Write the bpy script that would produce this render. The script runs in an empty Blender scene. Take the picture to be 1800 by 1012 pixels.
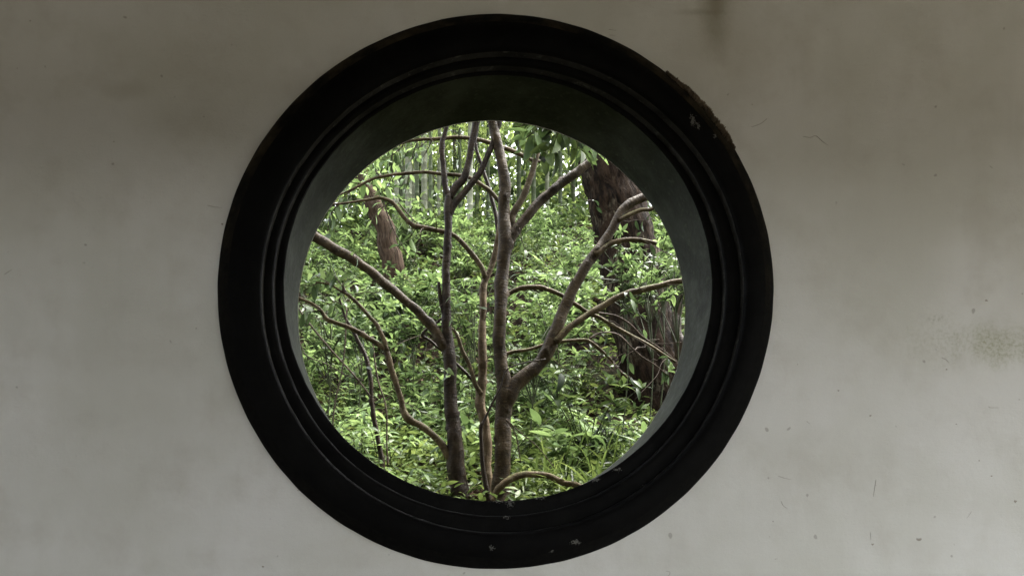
import bpy, math, random
import numpy as np
from mathutils import Vector, Matrix

R = math.radians
scene = bpy.context.scene
C = scene.collection
rng = np.random.default_rng(7)

# ------------------------------------------------------------------ camera, sky, sun, exposure
CAM_D = 2.4          # camera to wall face
CAM_H = 1.45         # eye height above the corridor floor
FPX = 1400.0         # focal length in photo pixels (1800 wide)
FX, FY = 758.0, 979.0

cam_data = bpy.data.cameras.new("camera")
cam = bpy.data.objects.new("camera", cam_data)
C.objects.link(cam)
cam.location = (0, -CAM_D, CAM_H)
cam.rotation_euler = (R(90), 0, 0)
cam_data.sensor_width = 36.0
cam_data.lens = FPX / 1800 * 36
cam_data.shift_x = (900 - FX) / 1800
cam_data.shift_y = (FY - 506) / 1800
cam_data.clip_end = 1000
scene.camera = cam

SUN_EL, SUN_AZ = 66.0, 62.0      # azimuth measured from +Y towards +X
world = bpy.data.worlds.new("World")
scene.world = world
world.use_nodes = True
wn = world.node_tree
bg = wn.nodes["Background"]
sky = wn.nodes.new("ShaderNodeTexSky")
sky.sky_type = 'NISHITA'
sky.sun_disc = False
sky.sun_elevation = R(SUN_EL)
sky.sun_rotation = R(SUN_AZ)
sky.air_density = 1.0
sky.dust_density = 4.0
hsv = wn.nodes.new("ShaderNodeHueSaturation")     # overcast: the blue is washed out evenly
hsv.inputs["Saturation"].default_value = 0.24
wn.links.new(sky.outputs[0], hsv.inputs["Color"])
wn.links.new(hsv.outputs[0], bg.inputs["Color"])
bg.inputs["Strength"].default_value = 0.11

sl = bpy.data.lights.new("sun", 'SUN')
sl.energy = 1.3
sl.angle = R(32)
sl.color = (1.0, 0.97, 0.92)
sun = bpy.data.objects.new("sun", sl)
C.objects.link(sun)
sd = Vector((math.cos(R(SUN_EL)) * math.sin(R(SUN_AZ)), math.cos(R(SUN_EL)) * math.cos(R(SUN_AZ)), math.sin(R(SUN_EL))))
sun.rotation_euler = sd.to_track_quat('Z', 'Y').to_euler()
sun.location = (0, 0, 20)

vs = scene.view_settings
vs.view_transform = 'Standard'
vs.look = 'None'
vs.exposure = 3.9
vs.gamma = 1.0
vs.use_curve_mapping = False
scene.cycles.use_denoising = True
scene.cycles.max_bounces = 7
scene.cycles.diffuse_bounces = 5
scene.cycles.transmission_bounces = 5
scene.cycles.sample_clamp_indirect = 6


# ------------------------------------------------------------------ helpers
def P(px, py, Y):
    """The point at depth Y behind the wall face that the photo shows at pixel (px, py)."""
    d = CAM_D + Y
    return np.array([(px - FX) / FPX * d, Y, CAM_H + (FY - py) / FPX * d])


def proj(p):
    d = p[1] + CAM_D
    return FX + p[0] / d * FPX, FY - (p[2] - CAM_H) / d * FPX


def tag(o, label=None, cat=None, group=None, kind=None):
    if label: o["label"] = label
    if cat: o["category"] = cat
    if group: o["group"] = group
    if kind: o["kind"] = kind
    return o


def mesh_arrays(name, verts, faces, mats, matidx=None, uv=None, smooth=True):
    """faces: (n,3) or (n,4) int array."""
    verts = np.asarray(verts, dtype=np.float32)
    faces = np.asarray(faces, dtype=np.int32)
    n, k = faces.shape
    me = bpy.data.meshes.new(name)
    me.vertices.add(len(verts))
    me.vertices.foreach_set("co", verts.ravel())
    me.loops.add(n * k)
    me.loops.foreach_set("vertex_index", faces.ravel())
    me.polygons.add(n)
    me.polygons.foreach_set("loop_start", np.arange(0, n * k, k, dtype=np.int32))
    me.polygons.foreach_set("loop_total", np.full(n, k, dtype=np.int32))
    for m in mats: me.materials.append(m)
    if matidx is not None: me.polygons.foreach_set("material_index", np.asarray(matidx, dtype=np.int32))
    me.polygons.foreach_set("use_smooth", np.full(n, smooth))
    if uv is not None:
        l = me.uv_layers.new(name="UVMap")
        l.data.foreach_set("uv", np.asarray(uv, dtype=np.float32)[faces.ravel()].ravel())
    me.update(calc_edges=True)
    return me


def link(name, data, parent=None, loc=None):
    o = bpy.data.objects.new(name, data)
    C.objects.link(o)
    if parent is not None: o.parent = parent
    if loc is not None: o.location = loc
    return o


def empty(name, loc):
    o = link(name, None, None, tuple(loc))
    o.empty_display_size = 0.1
    return o


# ------------------------------------------------------------------ materials
class Mat:
    def __init__(self, name):
        self.m = bpy.data.materials.new(name)
        self.m.use_nodes = True
        self.nt = self.m.node_tree
        self.b = self.nt.nodes["Principled BSDF"]
        self.out = self.nt.nodes["Material Output"]

    def n(self, t, **kw):
        nd = self.nt.nodes.new(t)
        for k, v in kw.items(): setattr(nd, k, v)
        return nd

    def l(self, a, b): self.nt.links.new(a, b)

    def val(self, s, v):
        if isinstance(v, (int, float)): s.default_value = v
        elif isinstance(v, (tuple, list)): s.default_value = v
        else: self.l(v, s)

    def math(self, op, a, b=0.0, c=0.0, clamp=False):
        nd = self.n("ShaderNodeMath", operation=op, use_clamp=clamp)
        for s, v in zip(nd.inputs, (a, b, c)): self.val(s, v)
        return nd.outputs[0]

    def vmath(self, op, a, b=(0, 0, 0)):
        nd = self.n("ShaderNodeVectorMath", operation=op)
        self.val(nd.inputs[0], a); self.val(nd.inputs[1], b)
        return nd.outputs["Value"] if op in ("LENGTH", "DOT_PRODUCT", "DISTANCE") else nd.outputs[0]

    def noise(self, vec, scale, detail=4.0, rough=0.55, dist=0.0):
        nd = self.n("ShaderNodeTexNoise")
        if vec is not None: self.l(vec, nd.inputs["Vector"])
        nd.inputs["Scale"].default_value = scale
        nd.inputs["Detail"].default_value = detail
        nd.inputs["Roughness"].default_value = rough
        nd.inputs["Distortion"].default_value = dist
        return nd.outputs[0]

    def ramp(self, v, lo, hi, a=0.0, b=1.0):
        nd = self.n("ShaderNodeMapRange", interpolation_type='SMOOTHSTEP')
        self.val(nd.inputs[0], v)
        for i, x in enumerate((lo, hi, a, b)): self.val(nd.inputs[i + 1], x)
        return nd.outputs[0]

    def mix(self, f, a, b):
        nd = self.n("ShaderNodeMix", data_type='RGBA')
        self.val(nd.inputs[0], f)
        self.val(nd.inputs[6], a if not isinstance(a, tuple) else (*a, 1)[:4])
        self.val(nd.inputs[7], b if not isinstance(b, tuple) else (*b, 1)[:4])
        return nd.outputs[2]

    def bump(self, h, strength, dist):
        nd = self.n("ShaderNodeBump")
        nd.inputs["Strength"].default_value = strength
        nd.inputs["Distance"].default_value = dist
        self.l(h, nd.inputs["Height"])
        self.l(nd.outputs[0], self.b.inputs["Normal"])
        return nd.outputs[0]

    def pos(self):
        return self.n("ShaderNodeNewGeometry").outputs["Position"]

    def obj(self):
        return self.n("ShaderNodeTexCoord").outputs["Object"]

    def mapv(self, v, scale):
        return self.vmath("MULTIPLY", v, scale)

    def col(self, v): self.val(self.b.inputs["Base Color"], v if not isinstance(v, tuple) else (*v, 1))
    def rough(self, v): self.val(self.b.inputs["Roughness"], v)


def wall_px(px, py, y=0.0):
    p = P(px, py, y)
    return (float(p[0]), 0.0, float(p[2]))


def spot(M, pos, px, py, sx, sy, soft=0.5, nz=None, namt=0.6):
    """A soft blotch on the wall round a photo pixel; sx, sy its half sizes in photo pixels."""
    k = CAM_D / FPX
    c = wall_px(px, py)
    v = M.mapv(M.vmath("SUBTRACT", pos, c), (1 / (sx * k), 0.0, 1 / (sy * k)))
    d = M.vmath("LENGTH", v)
    if nz is not None:
        d = M.math("ADD", d, M.math("MULTIPLY", M.math("SUBTRACT", nz, 0.5), namt * 2))
    return M.ramp(d, 1.0, 1.0 - soft, 0.0, 1.0)


def mat_wall():
    M = Mat("lime_plaster")
    p = M.pos()
    big = M.noise(p, 1.3, 4, 0.6)
    mid = M.noise(p, 5.0, 5, 0.62)
    fine = M.noise(p, 60, 4, 0.7)
    grain = M.noise(p, 420, 2, 0.6)
    brush = M.noise(M.mapv(p, (14, 14, 160)), 1.0, 3, 0.6)
    base = M.mix(M.ramp(big, 0.35, 0.68), (0.60, 0.596, 0.54), (0.715, 0.71, 0.68))
    base = M.mix(M.math("MULTIPLY", M.ramp(mid, 0.46, 0.72), 0.42), base, (0.51, 0.49, 0.435))
    base = M.mix(M.math("MULTIPLY", M.ramp(M.noise(p, 2.2, 6, 0.7), 0.55, 0.72), 0.35), base, (0.50, 0.475, 0.41))
    drip = M.noise(M.mapv(p, (22, 1, 1.6)), 1.0, 4, 0.6)
    base = M.mix(M.math("MULTIPLY", M.ramp(drip, 0.54, 0.78), 0.10), base, (0.47, 0.46, 0.39))
    # brown water streak above the frame
    blotch = M.noise(p, 11, 4, 0.6)
    s1 = spot(M, p, 1258, 5, 42, 125, 1.0, blotch, 0.35)
    s1b = spot(M, p, 1270, 70, 190, 130, 1.0, blotch, 0.3)
    s1c = spot(M, p, 1235, 22, 70, 9, 1.0, blotch, 0.5)
    base = M.mix(M.math("MULTIPLY", s1b, 0.28), base, (0.36, 0.32, 0.235))
    base = M.mix(M.math("MULTIPLY", s1, 0.72), base, (0.19, 0.16, 0.085))
    base = M.mix(M.math("MULTIPLY", s1c, 0.3), base, (0.18, 0.15, 0.09))
    # green mildew patches
    s2 = spot(M, p, 1755, 606, 105, 55, 0.95, blotch, 0.55)
    s3 = spot(M, p, 1650, 600, 90, 75, 1.0, blotch, 0.7)
    s4 = spot(M, p, 1645, 560, 26, 11, 1.0, fine, 0.6)
    s5 = spot(M, p, 1600, 600, 260, 170, 1.0, blotch, 0.5)
    speck = M.ramp(M.noise(p, 95, 5, 0.75), 0.42, 0.66)
    base = M.mix(M.math("MULTIPLY", s5, 0.15), base, (0.50, 0.50, 0.40))
    base = M.mix(M.math("MULTIPLY", M.math("MULTIPLY", s2, M.math("ADD", M.math("MULTIPLY", speck, 0.6), 0.25)), 0.85), base, (0.24, 0.25, 0.085))
    base = M.mix(M.math("MULTIPLY", M.math("MULTIPLY", s3, speck), 0.35), base, (0.34, 0.34, 0.21))
    base = M.mix(M.math("MULTIPLY", M.math("MULTIPLY", s4, speck), 0.6), base, (0.24, 0.24, 0.15))
    # dull smears
    s6 = spot(M, p, 228, 158, 60, 26, 1.0, blotch, 0.5)
    s7 = spot(M, p, 350, 215, 120, 60, 1.0, blotch, 0.6)
    base = M.mix(M.math("MULTIPLY", M.math("MAXIMUM", s6, M.math("MULTIPLY", s7, 0.5)), 0.28), base, (0.36, 0.33, 0.25))
    # scattered specks
    dots = M.ramp(M.noise(p, 34, 1, 0.3), 0.765, 0.80)
    base = M.mix(M.math("MULTIPLY", dots, 0.55), base, (0.26, 0.24, 0.20))
    base = M.mix(M.math("MULTIPLY", M.ramp(grain, 0.35, 0.7), 0.22), base, (0.40, 0.39, 0.345))
    M.col(base)
    M.rough(0.85)
    h = M.math("ADD", M.math("MULTIPLY", mid, 1.0), M.math("ADD", M.math("MULTIPLY", brush, 0.06), M.math("ADD", M.math("MULTIPLY", fine, 0.18), M.math("MULTIPLY", grain, 0.09))))
    M.bump(h, 0.5, 0.014)
    return M.m


def mat_frame(name, dark, light, worn, chips=(), spec=0.06):
    M = Mat(name)
    p = M.pos()
    a = M.noise(p, 7, 5, 0.65)
    b = M.noise(p, 38, 4, 0.65)
    c = M.noise(p, 260, 3, 0.6)
    base = M.mix(M.ramp(a, 0.35, 0.7), dark, light)
    base = M.mix(M.math("MULTIPLY", M.ramp(b, 0.55, 0.72), worn), base, (light[0] * 2.6, light[1] * 2.6, light[2] * 2.5))
    geo = M.n("ShaderNodeNewGeometry")
    edge = M.math("MULTIPLY", M.ramp(geo.outputs["Pointiness"], 0.52, 0.60), M.ramp(b, 0.42, 0.66))
    base = M.mix(M.math("MULTIPLY", edge, 0.25), base, tuple(x * 4 for x in light))
    for (px, py, sx, sy, y) in chips:
        k = (CAM_D + y) / FPX
        q = P(px, py, y)
        v = M.mapv(M.vmath("SUBTRACT", p, (float(q[0]), 0.0, float(q[2]))), (1 / (sx * k), 0.0, 1 / (sy * k)))
        d = M.math("ADD", M.vmath("LENGTH", v), M.math("MULTIPLY", M.math("SUBTRACT", M.noise(p, 210, 3, 0.6), 0.5), 5.0))
        base = M.mix(M.math("MULTIPLY", M.ramp(d, 0.75, 0.45), 0.7), base, (0.15, 0.147, 0.135))
    M.col(base)
    M.rough(M.ramp(b, 0.3, 0.7, 0.6, 0.8))
    M.b.inputs["Specular IOR Level"].default_value = spec
    M.bump(M.math("ADD", a, M.math("ADD", M.math("MULTIPLY", b, 0.25), M.math("MULTIPLY", c, 0.06))), 0.35, 0.008)
    return M.m


def mat_simple(name, c1, c2, scale=20, rough=0.85, bump=0.5, dist=0.01):
    M = Mat(name)
    M.b.inputs["Specular IOR Level"].default_value = 0.12
    p = M.obj()
    a = M.noise(p, scale, 5, 0.65)
    b = M.noise(p, scale * 6, 3, 0.6)
    M.col(M.mix(M.ramp(M.math("ADD", M.math("MULTIPLY", a, 0.7), M.math("MULTIPLY", b, 0.3)), 0.3, 0.7), c1, c2))
    M.rough(rough)
    M.bump(M.math("ADD", a, M.math("MULTIPLY", b, 0.3)), bump, dist)
    return M.m


def mat_bark(name, dark, light, lichen, lich_amt=0.5, ring=1.0, rough=0.6, top_light=0.0):
    """Bark over UVs that run round (u) and along (v, in metres)."""
    M = Mat(name)
    p = M.obj()
    uv = M.n("ShaderNodeTexCoord").outputs["UV"]
    rings = M.noise(M.mapv(uv, (5, 95, 1)), 1.0, 3, 0.65)
    rings2 = M.noise(M.mapv(uv, (7, 330, 1)), 1.0, 2, 0.6)
    blot = M.noise(p, 16, 5, 0.65)
    fine = M.noise(p, 140, 3, 0.65)
    base = M.mix(M.ramp(blot, 0.32, 0.7), dark, light)
    base = M.mix(M.math("MULTIPLY", M.ramp(rings, 0.56, 0.72), 0.55 * ring), base, tuple(x * 2.4 for x in light))
    base = M.mix(M.math("MULTIPLY", M.ramp(rings2, 0.55, 0.7), 0.30 * ring), base, tuple(x * 0.5 for x in dark))
    lm = M.math("MULTIPLY", M.ramp(M.noise(p, 30, 5, 0.7), 0.56, 0.72), lich_amt)
    base = M.mix(lm, base, lichen)
    if top_light:  # upward faces painted a paler green, standing in for light from above
        nz = M.n("ShaderNodeSeparateXYZ")
        M.l(M.n("ShaderNodeNewGeometry").outputs["Normal"], nz.inputs[0])
        up = M.math("MULTIPLY", M.ramp(nz.outputs[2], 0.0, 0.9), M.ramp(M.noise(p, 12, 4, 0.6), 0.45, 0.65))
        base = M.mix(M.math("MULTIPLY", up, top_light), base, (0.11, 0.13, 0.04))
    M.col(base)
    M.rough(rough)
    M.b.inputs["Specular IOR Level"].default_value = 0.08
    h = M.math("ADD", M.math("MULTIPLY", rings, 0.6 * ring), M.math("ADD", blot, M.math("MULTIPLY", fine, 0.25)))
    M.bump(h, 0.8, 0.010)
    return M.m


def mat_rough_bark(name, dark, light, ridge, pale_col, pale_amt):
    M = Mat(name)
    p = M.obj()
    uv = M.n("ShaderNodeTexCoord").outputs["UV"]
    v1 = M.noise(M.mapv(uv, (26, 5.0, 1)), 1.0, 5, 0.7, 0.6)
    v2 = M.noise(M.mapv(uv, (70, 14.0, 1)), 1.0, 4, 0.7)
    blot = M.noise(p, 3.2, 4, 0.6)
    base = M.mix(M.ramp(v1, 0.36, 0.66), dark, light)
    base = M.mix(M.math("MULTIPLY", M.ramp(v2, 0.5, 0.75), 0.5), base, ridge)
    pale = M.math("MULTIPLY", M.ramp(blot, 0.52, 0.68), M.ramp(v2, 0.44, 0.62))
    base = M.mix(M.math("MULTIPLY", pale, pale_amt), base, pale_col)
    M.col(base)
    M.rough(0.85)
    M.b.inputs["Specular IOR Level"].default_value = 0.03
    M.bump(M.math("ADD", v1, M.math("MULTIPLY", v2, 0.5)), 0.9, 0.03)
    return M.m


def mat_leaf(name, dark, mid, bright, trans=0.35, rough=0.5, spec=0.12):
    M = Mat(name)
    oi = M.n("ShaderNodeObjectInfo").outputs["Random"]
    isl = M.n("ShaderNodeNewGeometry").outputs["Random Per Island"]
    r = M.math("FRACT", M.math("ADD", M.math("MULTIPLY", oi, 7.31), M.math("MULTIPLY", isl, 1.0)))
    p = M.pos()
    patch = M.noise(p, 1.7, 3, 0.6)
    r2 = M.math("ADD", M.math("MULTIPLY", r, 0.72), M.math("MULTIPLY", M.math("SUBTRACT", patch, 0.5), 1.5), clamp=False)
    r2 = M.math("ADD", r2, 0.12, clamp=True)
    rr = M.n("ShaderNodeValToRGB")
    M.l(r2, rr.inputs[0])
    e = rr.color_ramp.elements
    e[0].position, e[0].color = 0.0, (*dark, 1)
    e[1].position, e[1].color = 1.0, (*bright, 1)
    k = e.new(0.5); k.color = (*mid, 1)
    col = M.mix(M.math("MULTIPLY", M.ramp(M.noise(p, 90, 3, 0.6), 0.5, 0.75), 0.35), rr.outputs[0], tuple(x * 0.62 for x in mid))
    M.col(col)
    M.rough(rough)
    M.b.inputs["Specular IOR Level"].default_value = spec
    t = M.n("ShaderNodeBsdfTranslucent")
    tc = M.n("ShaderNodeHueSaturation")
    tc.inputs["Hue"].default_value = 0.485
    tc.inputs["Saturation"].default_value = 0.98
    tc.inputs["Value"].default_value = 1.5
    M.l(col, tc.inputs["Color"])
    M.l(tc.outputs[0], t.inputs[0])
    mx = M.n("ShaderNodeMixShader")
    mx.inputs[0].default_value = trans
    M.l(M.b.outputs[0], mx.inputs[1])
    M.l(t.outputs[0], mx.inputs[2])
    M.l(mx.outputs[0], M.out.inputs[0])
    return M.m


def mat_soil():
    M = Mat("forest_soil")
    p = M.pos()
    a = M.noise(p, 1.4, 5, 0.65)
    b = M.noise(p, 14, 5, 0.7)
    c = M.noise(p, 70, 4, 0.7)
    base = M.mix(M.ramp(b, 0.35, 0.68), (0.006, 0.0045, 0.003), (0.019, 0.013, 0.008))
    base = M.mix(M.math("MULTIPLY", M.ramp(a, 0.5, 0.7), 0.5), base, (0.018, 0.022, 0.009))
    base = M.mix(M.math("MULTIPLY", M.ramp(c, 0.55, 0.72), 0.6), base, (0.036, 0.025, 0.017))
    M.col(base)
    M.rough(0.95)
    M.b.inputs["Specular IOR Level"].default_value = 0.03
    M.bump(M.math("ADD", b, M.math("MULTIPLY", c, 0.4)), 0.9, 0.05)
    return M.m


M_WALL = mat_wall()
CH_OUT = [(1218, 212, 5, 12, -0.05), (1226, 222, 4, 6, -0.05), (1258, 238, 3, 6, -0.05), (865, 962, 5, 5, -0.05), (1012, 952, 9, 5, -0.05), (970, 970, 5, 4, -0.05), (470, 838, 5, 4, -0.05)]
CH_MID = [(1133, 858, 6, 9, -0.01), (1140, 876, 5, 4, -0.01), (890, 907, 6, 5, -0.01)]
CH_IN = [(1048, 842, 8, 5, 0.02), (1086, 825, 7, 4, 0.02), (880, 878, 18, 5, 0.02), (897, 883, 6, 9, 0.02), (950, 873, 12, 4, 0.02)]
M_FRAME_O = mat_frame("black_paint_outer", (0.0022, 0.0022, 0.0022), (0.0045, 0.0045, 0.0042), 0.2, CH_OUT)
M_FRAME_M = mat_frame("black_paint_middle", (0.0024, 0.0024, 0.0023), (0.006, 0.006, 0.0055), 0.25, CH_MID)
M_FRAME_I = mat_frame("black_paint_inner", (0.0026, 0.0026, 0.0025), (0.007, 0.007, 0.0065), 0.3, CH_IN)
def mat_rim():
    """Black paint whose upward-facing edge has gathered brown dust."""
    M = Mat("dusty_rim")
    p = M.pos()
    a, b = M.noise(p, 9, 5, 0.65), M.noise(p, 60, 4, 0.65)
    nz = M.n("ShaderNodeSeparateXYZ")
    M.l(M.n("ShaderNodeNewGeometry").outputs["Normal"], nz.inputs[0])
    dust = M.math("MULTIPLY", M.ramp(nz.outputs[2], -0.15, 0.45), M.ramp(a, 0.35, 0.7))
    base = M.mix(M.ramp(b, 0.3, 0.7), (0.003, 0.003, 0.003), (0.007, 0.0068, 0.006))
    base = M.mix(dust, base, M.mix(b, (0.028, 0.022, 0.013), (0.062, 0.050, 0.031)))
    M.col(base)
    M.rough(0.85)
    M.b.inputs["Specular IOR Level"].default_value = 0.06
    M.bump(M.math("ADD", a, M.math("MULTIPLY", b, 0.3)), 0.4, 0.006)
    return M.m


M_EDGE = mat_rim()
M_REVEAL = mat_frame("grey_wash_reveal", (0.019, 0.022, 0.014), (0.044, 0.049, 0.036), 0.3, (), 0.12)
M_COVE = mat_frame("grey_cove", (0.020, 0.020, 0.018), (0.055, 0.055, 0.050), 0.5)  # inward step faces, a paler grey than the front faces
M_CRUMB = mat_simple("crumbled_mortar", (0.10, 0.078, 0.052), (0.27, 0.215, 0.155), 40, 0.95, 0.9, 0.008)
M_CEIL = mat_simple("dark_timber", (0.028, 0.020, 0.013), (0.06, 0.042, 0.028), 6, 0.7)
M_FLOOR = mat_simple("grey_stone_floor", (0.08, 0.07, 0.047), (0.14, 0.122, 0.088), 4, 0.75)
M_PAVE = mat_simple("dark_paving", (0.05, 0.045, 0.033), (0.085, 0.076, 0.057), 2, 0.85)
M_MARK = mat_simple("dry_straw", (0.28, 0.255, 0.21), (0.42, 0.39, 0.34), 50, 0.9)
M_SOIL = mat_soil()
M_BARK = mat_bark("smooth_brown_bark", (0.013, 0.0084, 0.0036), (0.044, 0.0305, 0.0145), (0.125, 0.115, 0.070), 0.55, 1.0, 0.55)
M_BARK_D = mat_bark("dark_brown_bark", (0.0075, 0.0047, 0.0022), (0.023, 0.0150, 0.0072), (0.072, 0.067, 0.043), 0.4, 1.0, 0.55)
M_BARK_P = mat_bark("pale_branch_bark", (0.025, 0.0172, 0.0078), (0.082, 0.061, 0.032), (0.21, 0.19, 0.125), 0.6, 0.7, 0.65, 0.45)
M_BARK_M = mat_bark("mottled_pale_bark", (0.040, 0.027, 0.014), (0.110, 0.080, 0.046), (0.25, 0.22, 0.15), 0.65, 0.7, 0.65, 0.2)
M_TWIG = mat_bark("twig_bark", (0.028, 0.020, 0.014), (0.070, 0.052, 0.038), (0.14, 0.125, 0.10), 0.3, 0.4, 0.7)
M_BIGBARK = mat_rough_bark("rough_fissured_bark", (0.0024, 0.0016, 0.0010), (0.0155, 0.0100, 0.0062), (0.029, 0.0205, 0.0130), (0.095, 0.082, 0.056), 0.6)
M_REDBARK = mat_rough_bark("reddish_brown_bark", (0.016, 0.0105, 0.0065), (0.048, 0.033, 0.022), (0.074, 0.053, 0.037), (0.13, 0.11, 0.085), 0.45)
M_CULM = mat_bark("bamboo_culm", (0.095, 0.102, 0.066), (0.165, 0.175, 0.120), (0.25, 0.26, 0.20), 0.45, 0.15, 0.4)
M_CULM_D = mat_bark("dark_bamboo_culm", (0.022, 0.030, 0.013), (0.050, 0.062, 0.030), (0.10, 0.11, 0.07), 0.4, 0.15, 0.5)  # darker green culms mixed among the pale ones
M_STEM = mat_simple("green_stem", (0.014, 0.018, 0.007), (0.035, 0.042, 0.016), 30, 0.6, 0.2, 0.002)
M_LF_FRESH = mat_leaf("leaf_fresh", (0.024, 0.044, 0.014), (0.068, 0.112, 0.035), (0.150, 0.220, 0.075), 0.36, 0.46)
M_LF_MID = mat_leaf("leaf_mid", (0.010, 0.019, 0.007), (0.036, 0.060, 0.021), (0.098, 0.146, 0.050), 0.30, 0.42)
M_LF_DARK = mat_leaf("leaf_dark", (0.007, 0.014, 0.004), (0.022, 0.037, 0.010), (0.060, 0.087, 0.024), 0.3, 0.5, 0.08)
M_LF_BAMBOO = mat_leaf("leaf_bamboo", (0.045, 0.075, 0.020), (0.120, 0.175, 0.048), (0.25, 0.32, 0.10), 0.5, 0.5)
M_LF_GRASS = mat_leaf("leaf_grass", (0.016, 0.029, 0.007), (0.048, 0.075, 0.018), (0.115, 0.155, 0.040), 0.3, 0.42)
M_LITTER = mat_leaf("dead_leaf", (0.012, 0.007, 0.004), (0.034, 0.021, 0.012), (0.085, 0.056, 0.034), 0.1, 0.8, 0.05)


# ------------------------------------------------------------------ ground, corridor, wall
def gz(x, y):
    """Height of the hillside behind the wall."""
    d = y + CAM_D
    z = CAM_H + np.interp(d, [2.4, 2.7, 3.4, 4.3, 6, 7.4, 8, 9, 10, 12, 14, 20, 60, 400], [-.30, -.12, .08, .28, .82, 1.38, 1.85, 2.65, 3.4, 4.65, 5.75, 7.6, 17, 70])
    x = np.asarray(x, float)
    a = np.clip((d - 4.5) / 5, 0, 1)
    return z + a * (0.16 * np.sin(x * 1.7 + y * 0.8) + 0.12 * np.sin(x * 3.1 - y * 1.9 + 1.0) + 0.05 * np.sin(x * 7 + y * 5)) + a * 0.04 * x


def build_ground():
    xs = np.concatenate([[-300, -120, -50, -25, -15], np.linspace(-10, 10, 81), [15, 25, 50, 120, 300]])
    ys = np.concatenate([[-300, -80, -20, -8, -3.3, 0.10, 0.14], np.linspace(0.16, 16, 80), [18, 22, 30, 45, 70, 120, 200, 320]])
    X, Y = np.meshgrid(xs, ys)
    Z = np.where(Y < 0.12, -0.02, gz(X, Y))
    v = np.stack([X, Y, Z], -1).reshape(-1, 3)
    nx = len(xs)
    i = np.arange(len(ys) - 1)[:, None] * nx + np.arange(nx - 1)[None]
    f = np.stack([i, i + 1, i + nx + 1, i + nx], -1).reshape(-1, 4)
    o = link("ground", mesh_arrays("ground", v, f, [M_SOIL]))
    tag(o, kind="structure")


def box(name, x0, x1, y0, y1, z0, z1, mat, kind="structure"):
    v = [(x, y, z) for x in (x0, x1) for y in (y0, y1) for z in (z0, z1)]
    f = [(0, 1, 3, 2), (4, 6, 7, 5), (0, 4, 5, 1), (2, 3, 7, 6), (0, 2, 6, 4), (1, 5, 7, 3)]
    o = link(name, mesh_arrays(name, v, f, [mat], smooth=False))
    return tag(o, kind=kind)


build_ground()
box("floor", -12, 12, -3.4, 0.0, -0.015, 0.0, M_FLOOR)
box("bounce_pavement", -40, 40, -60, -3.4, -0.05, -0.006, M_PAVE)  # unseen paving, added for its bounce onto the lower wall
def sky_block_roof():  # unseen pitched roof, added to block sky from the trunks
    pr = [(-3.75, 2.88), (-1.35, 5.3), (1.15, 3.62), (1.15, 3.92), (-1.35, 5.5), (-3.75, 3.08)]
    v = [(x, y, z) for x in (-12, 12) for (y, z) in pr]
    f = [(i, (i + 1) % 6, 6 + (i + 1) % 6, 6 + i) for i in range(6)] + [(0, 5, 4, 1), (1, 4, 3, 2), (6, 7, 10, 11), (7, 8, 9, 10)]
    tag(link("sky_block_roof", mesh_arrays("sky_block_roof", v, f, [M_CEIL], smooth=False)), kind="structure")


sky_block_roof()
ceil = box("ceiling", -12, 12, -3.7, 0.6, 3.75, 3.78, M_CEIL)
for vtx in ceil.data.vertices:            # unseen ceiling sloped down to the open eave to darken the upper wall
    if vtx.co.y < 0: vtx.co.z -= 0.9
box("light_block_wall_left", -6.4, -6.2, -3.2, -0.002, 0.002, 2.6, M_WALL)  # unseen end wall, added to limit light from the left
box("light_block_wall_back", -3.0, 1.05, -3.4, -3.2, 0.002, 2.6, M_WALL)  # unseen wall behind the camera, added to shape light on the plaster

NSEG = 320
TH = np.linspace(0, 2 * math.pi, NSEG, endpoint=False)
WOB = 0.0020 * np.sin(2 * TH + 1) + 0.0012 * np.sin(5 * TH + .4) + 0.0004 * np.sin(11 * TH + 2.2) + 0.0003 * np.sin(37 * TH) + 0.0002 * np.sin(61 * TH + 1)


def ring(xc, zc, r, y, wob=1.0, seed=0):
    rr = r + wob * np.roll(WOB, seed * 9)
    return np.stack([xc + rr * np.cos(TH), np.full(NSEG, y), CAM_H + zc + rr * np.sin(TH)], -1)


def loft(name, rings, mat, parent, sharp=35, cove=None, cove_mat=None):
    v = np.concatenate(rings)
    f = []
    j = np.arange(NSEG)
    for i in range(len(rings) - 1):
        a, b = i * NSEG, (i + 1) * NSEG
        f.append(np.stack([a + j, a + (j + 1) % NSEG, b + (j + 1) % NSEG, b + j], -1))
    mi = np.repeat([1 if cove and i in cove else 0 for i in range(len(rings) - 1)], NSEG)
    me = mesh_arrays(name, v, np.concatenate(f), [mat] + ([cove_mat] if cove else []), mi)
    me.set_sharp_from_angle(angle=R(sharp))
    return link(name, me, parent)


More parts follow.
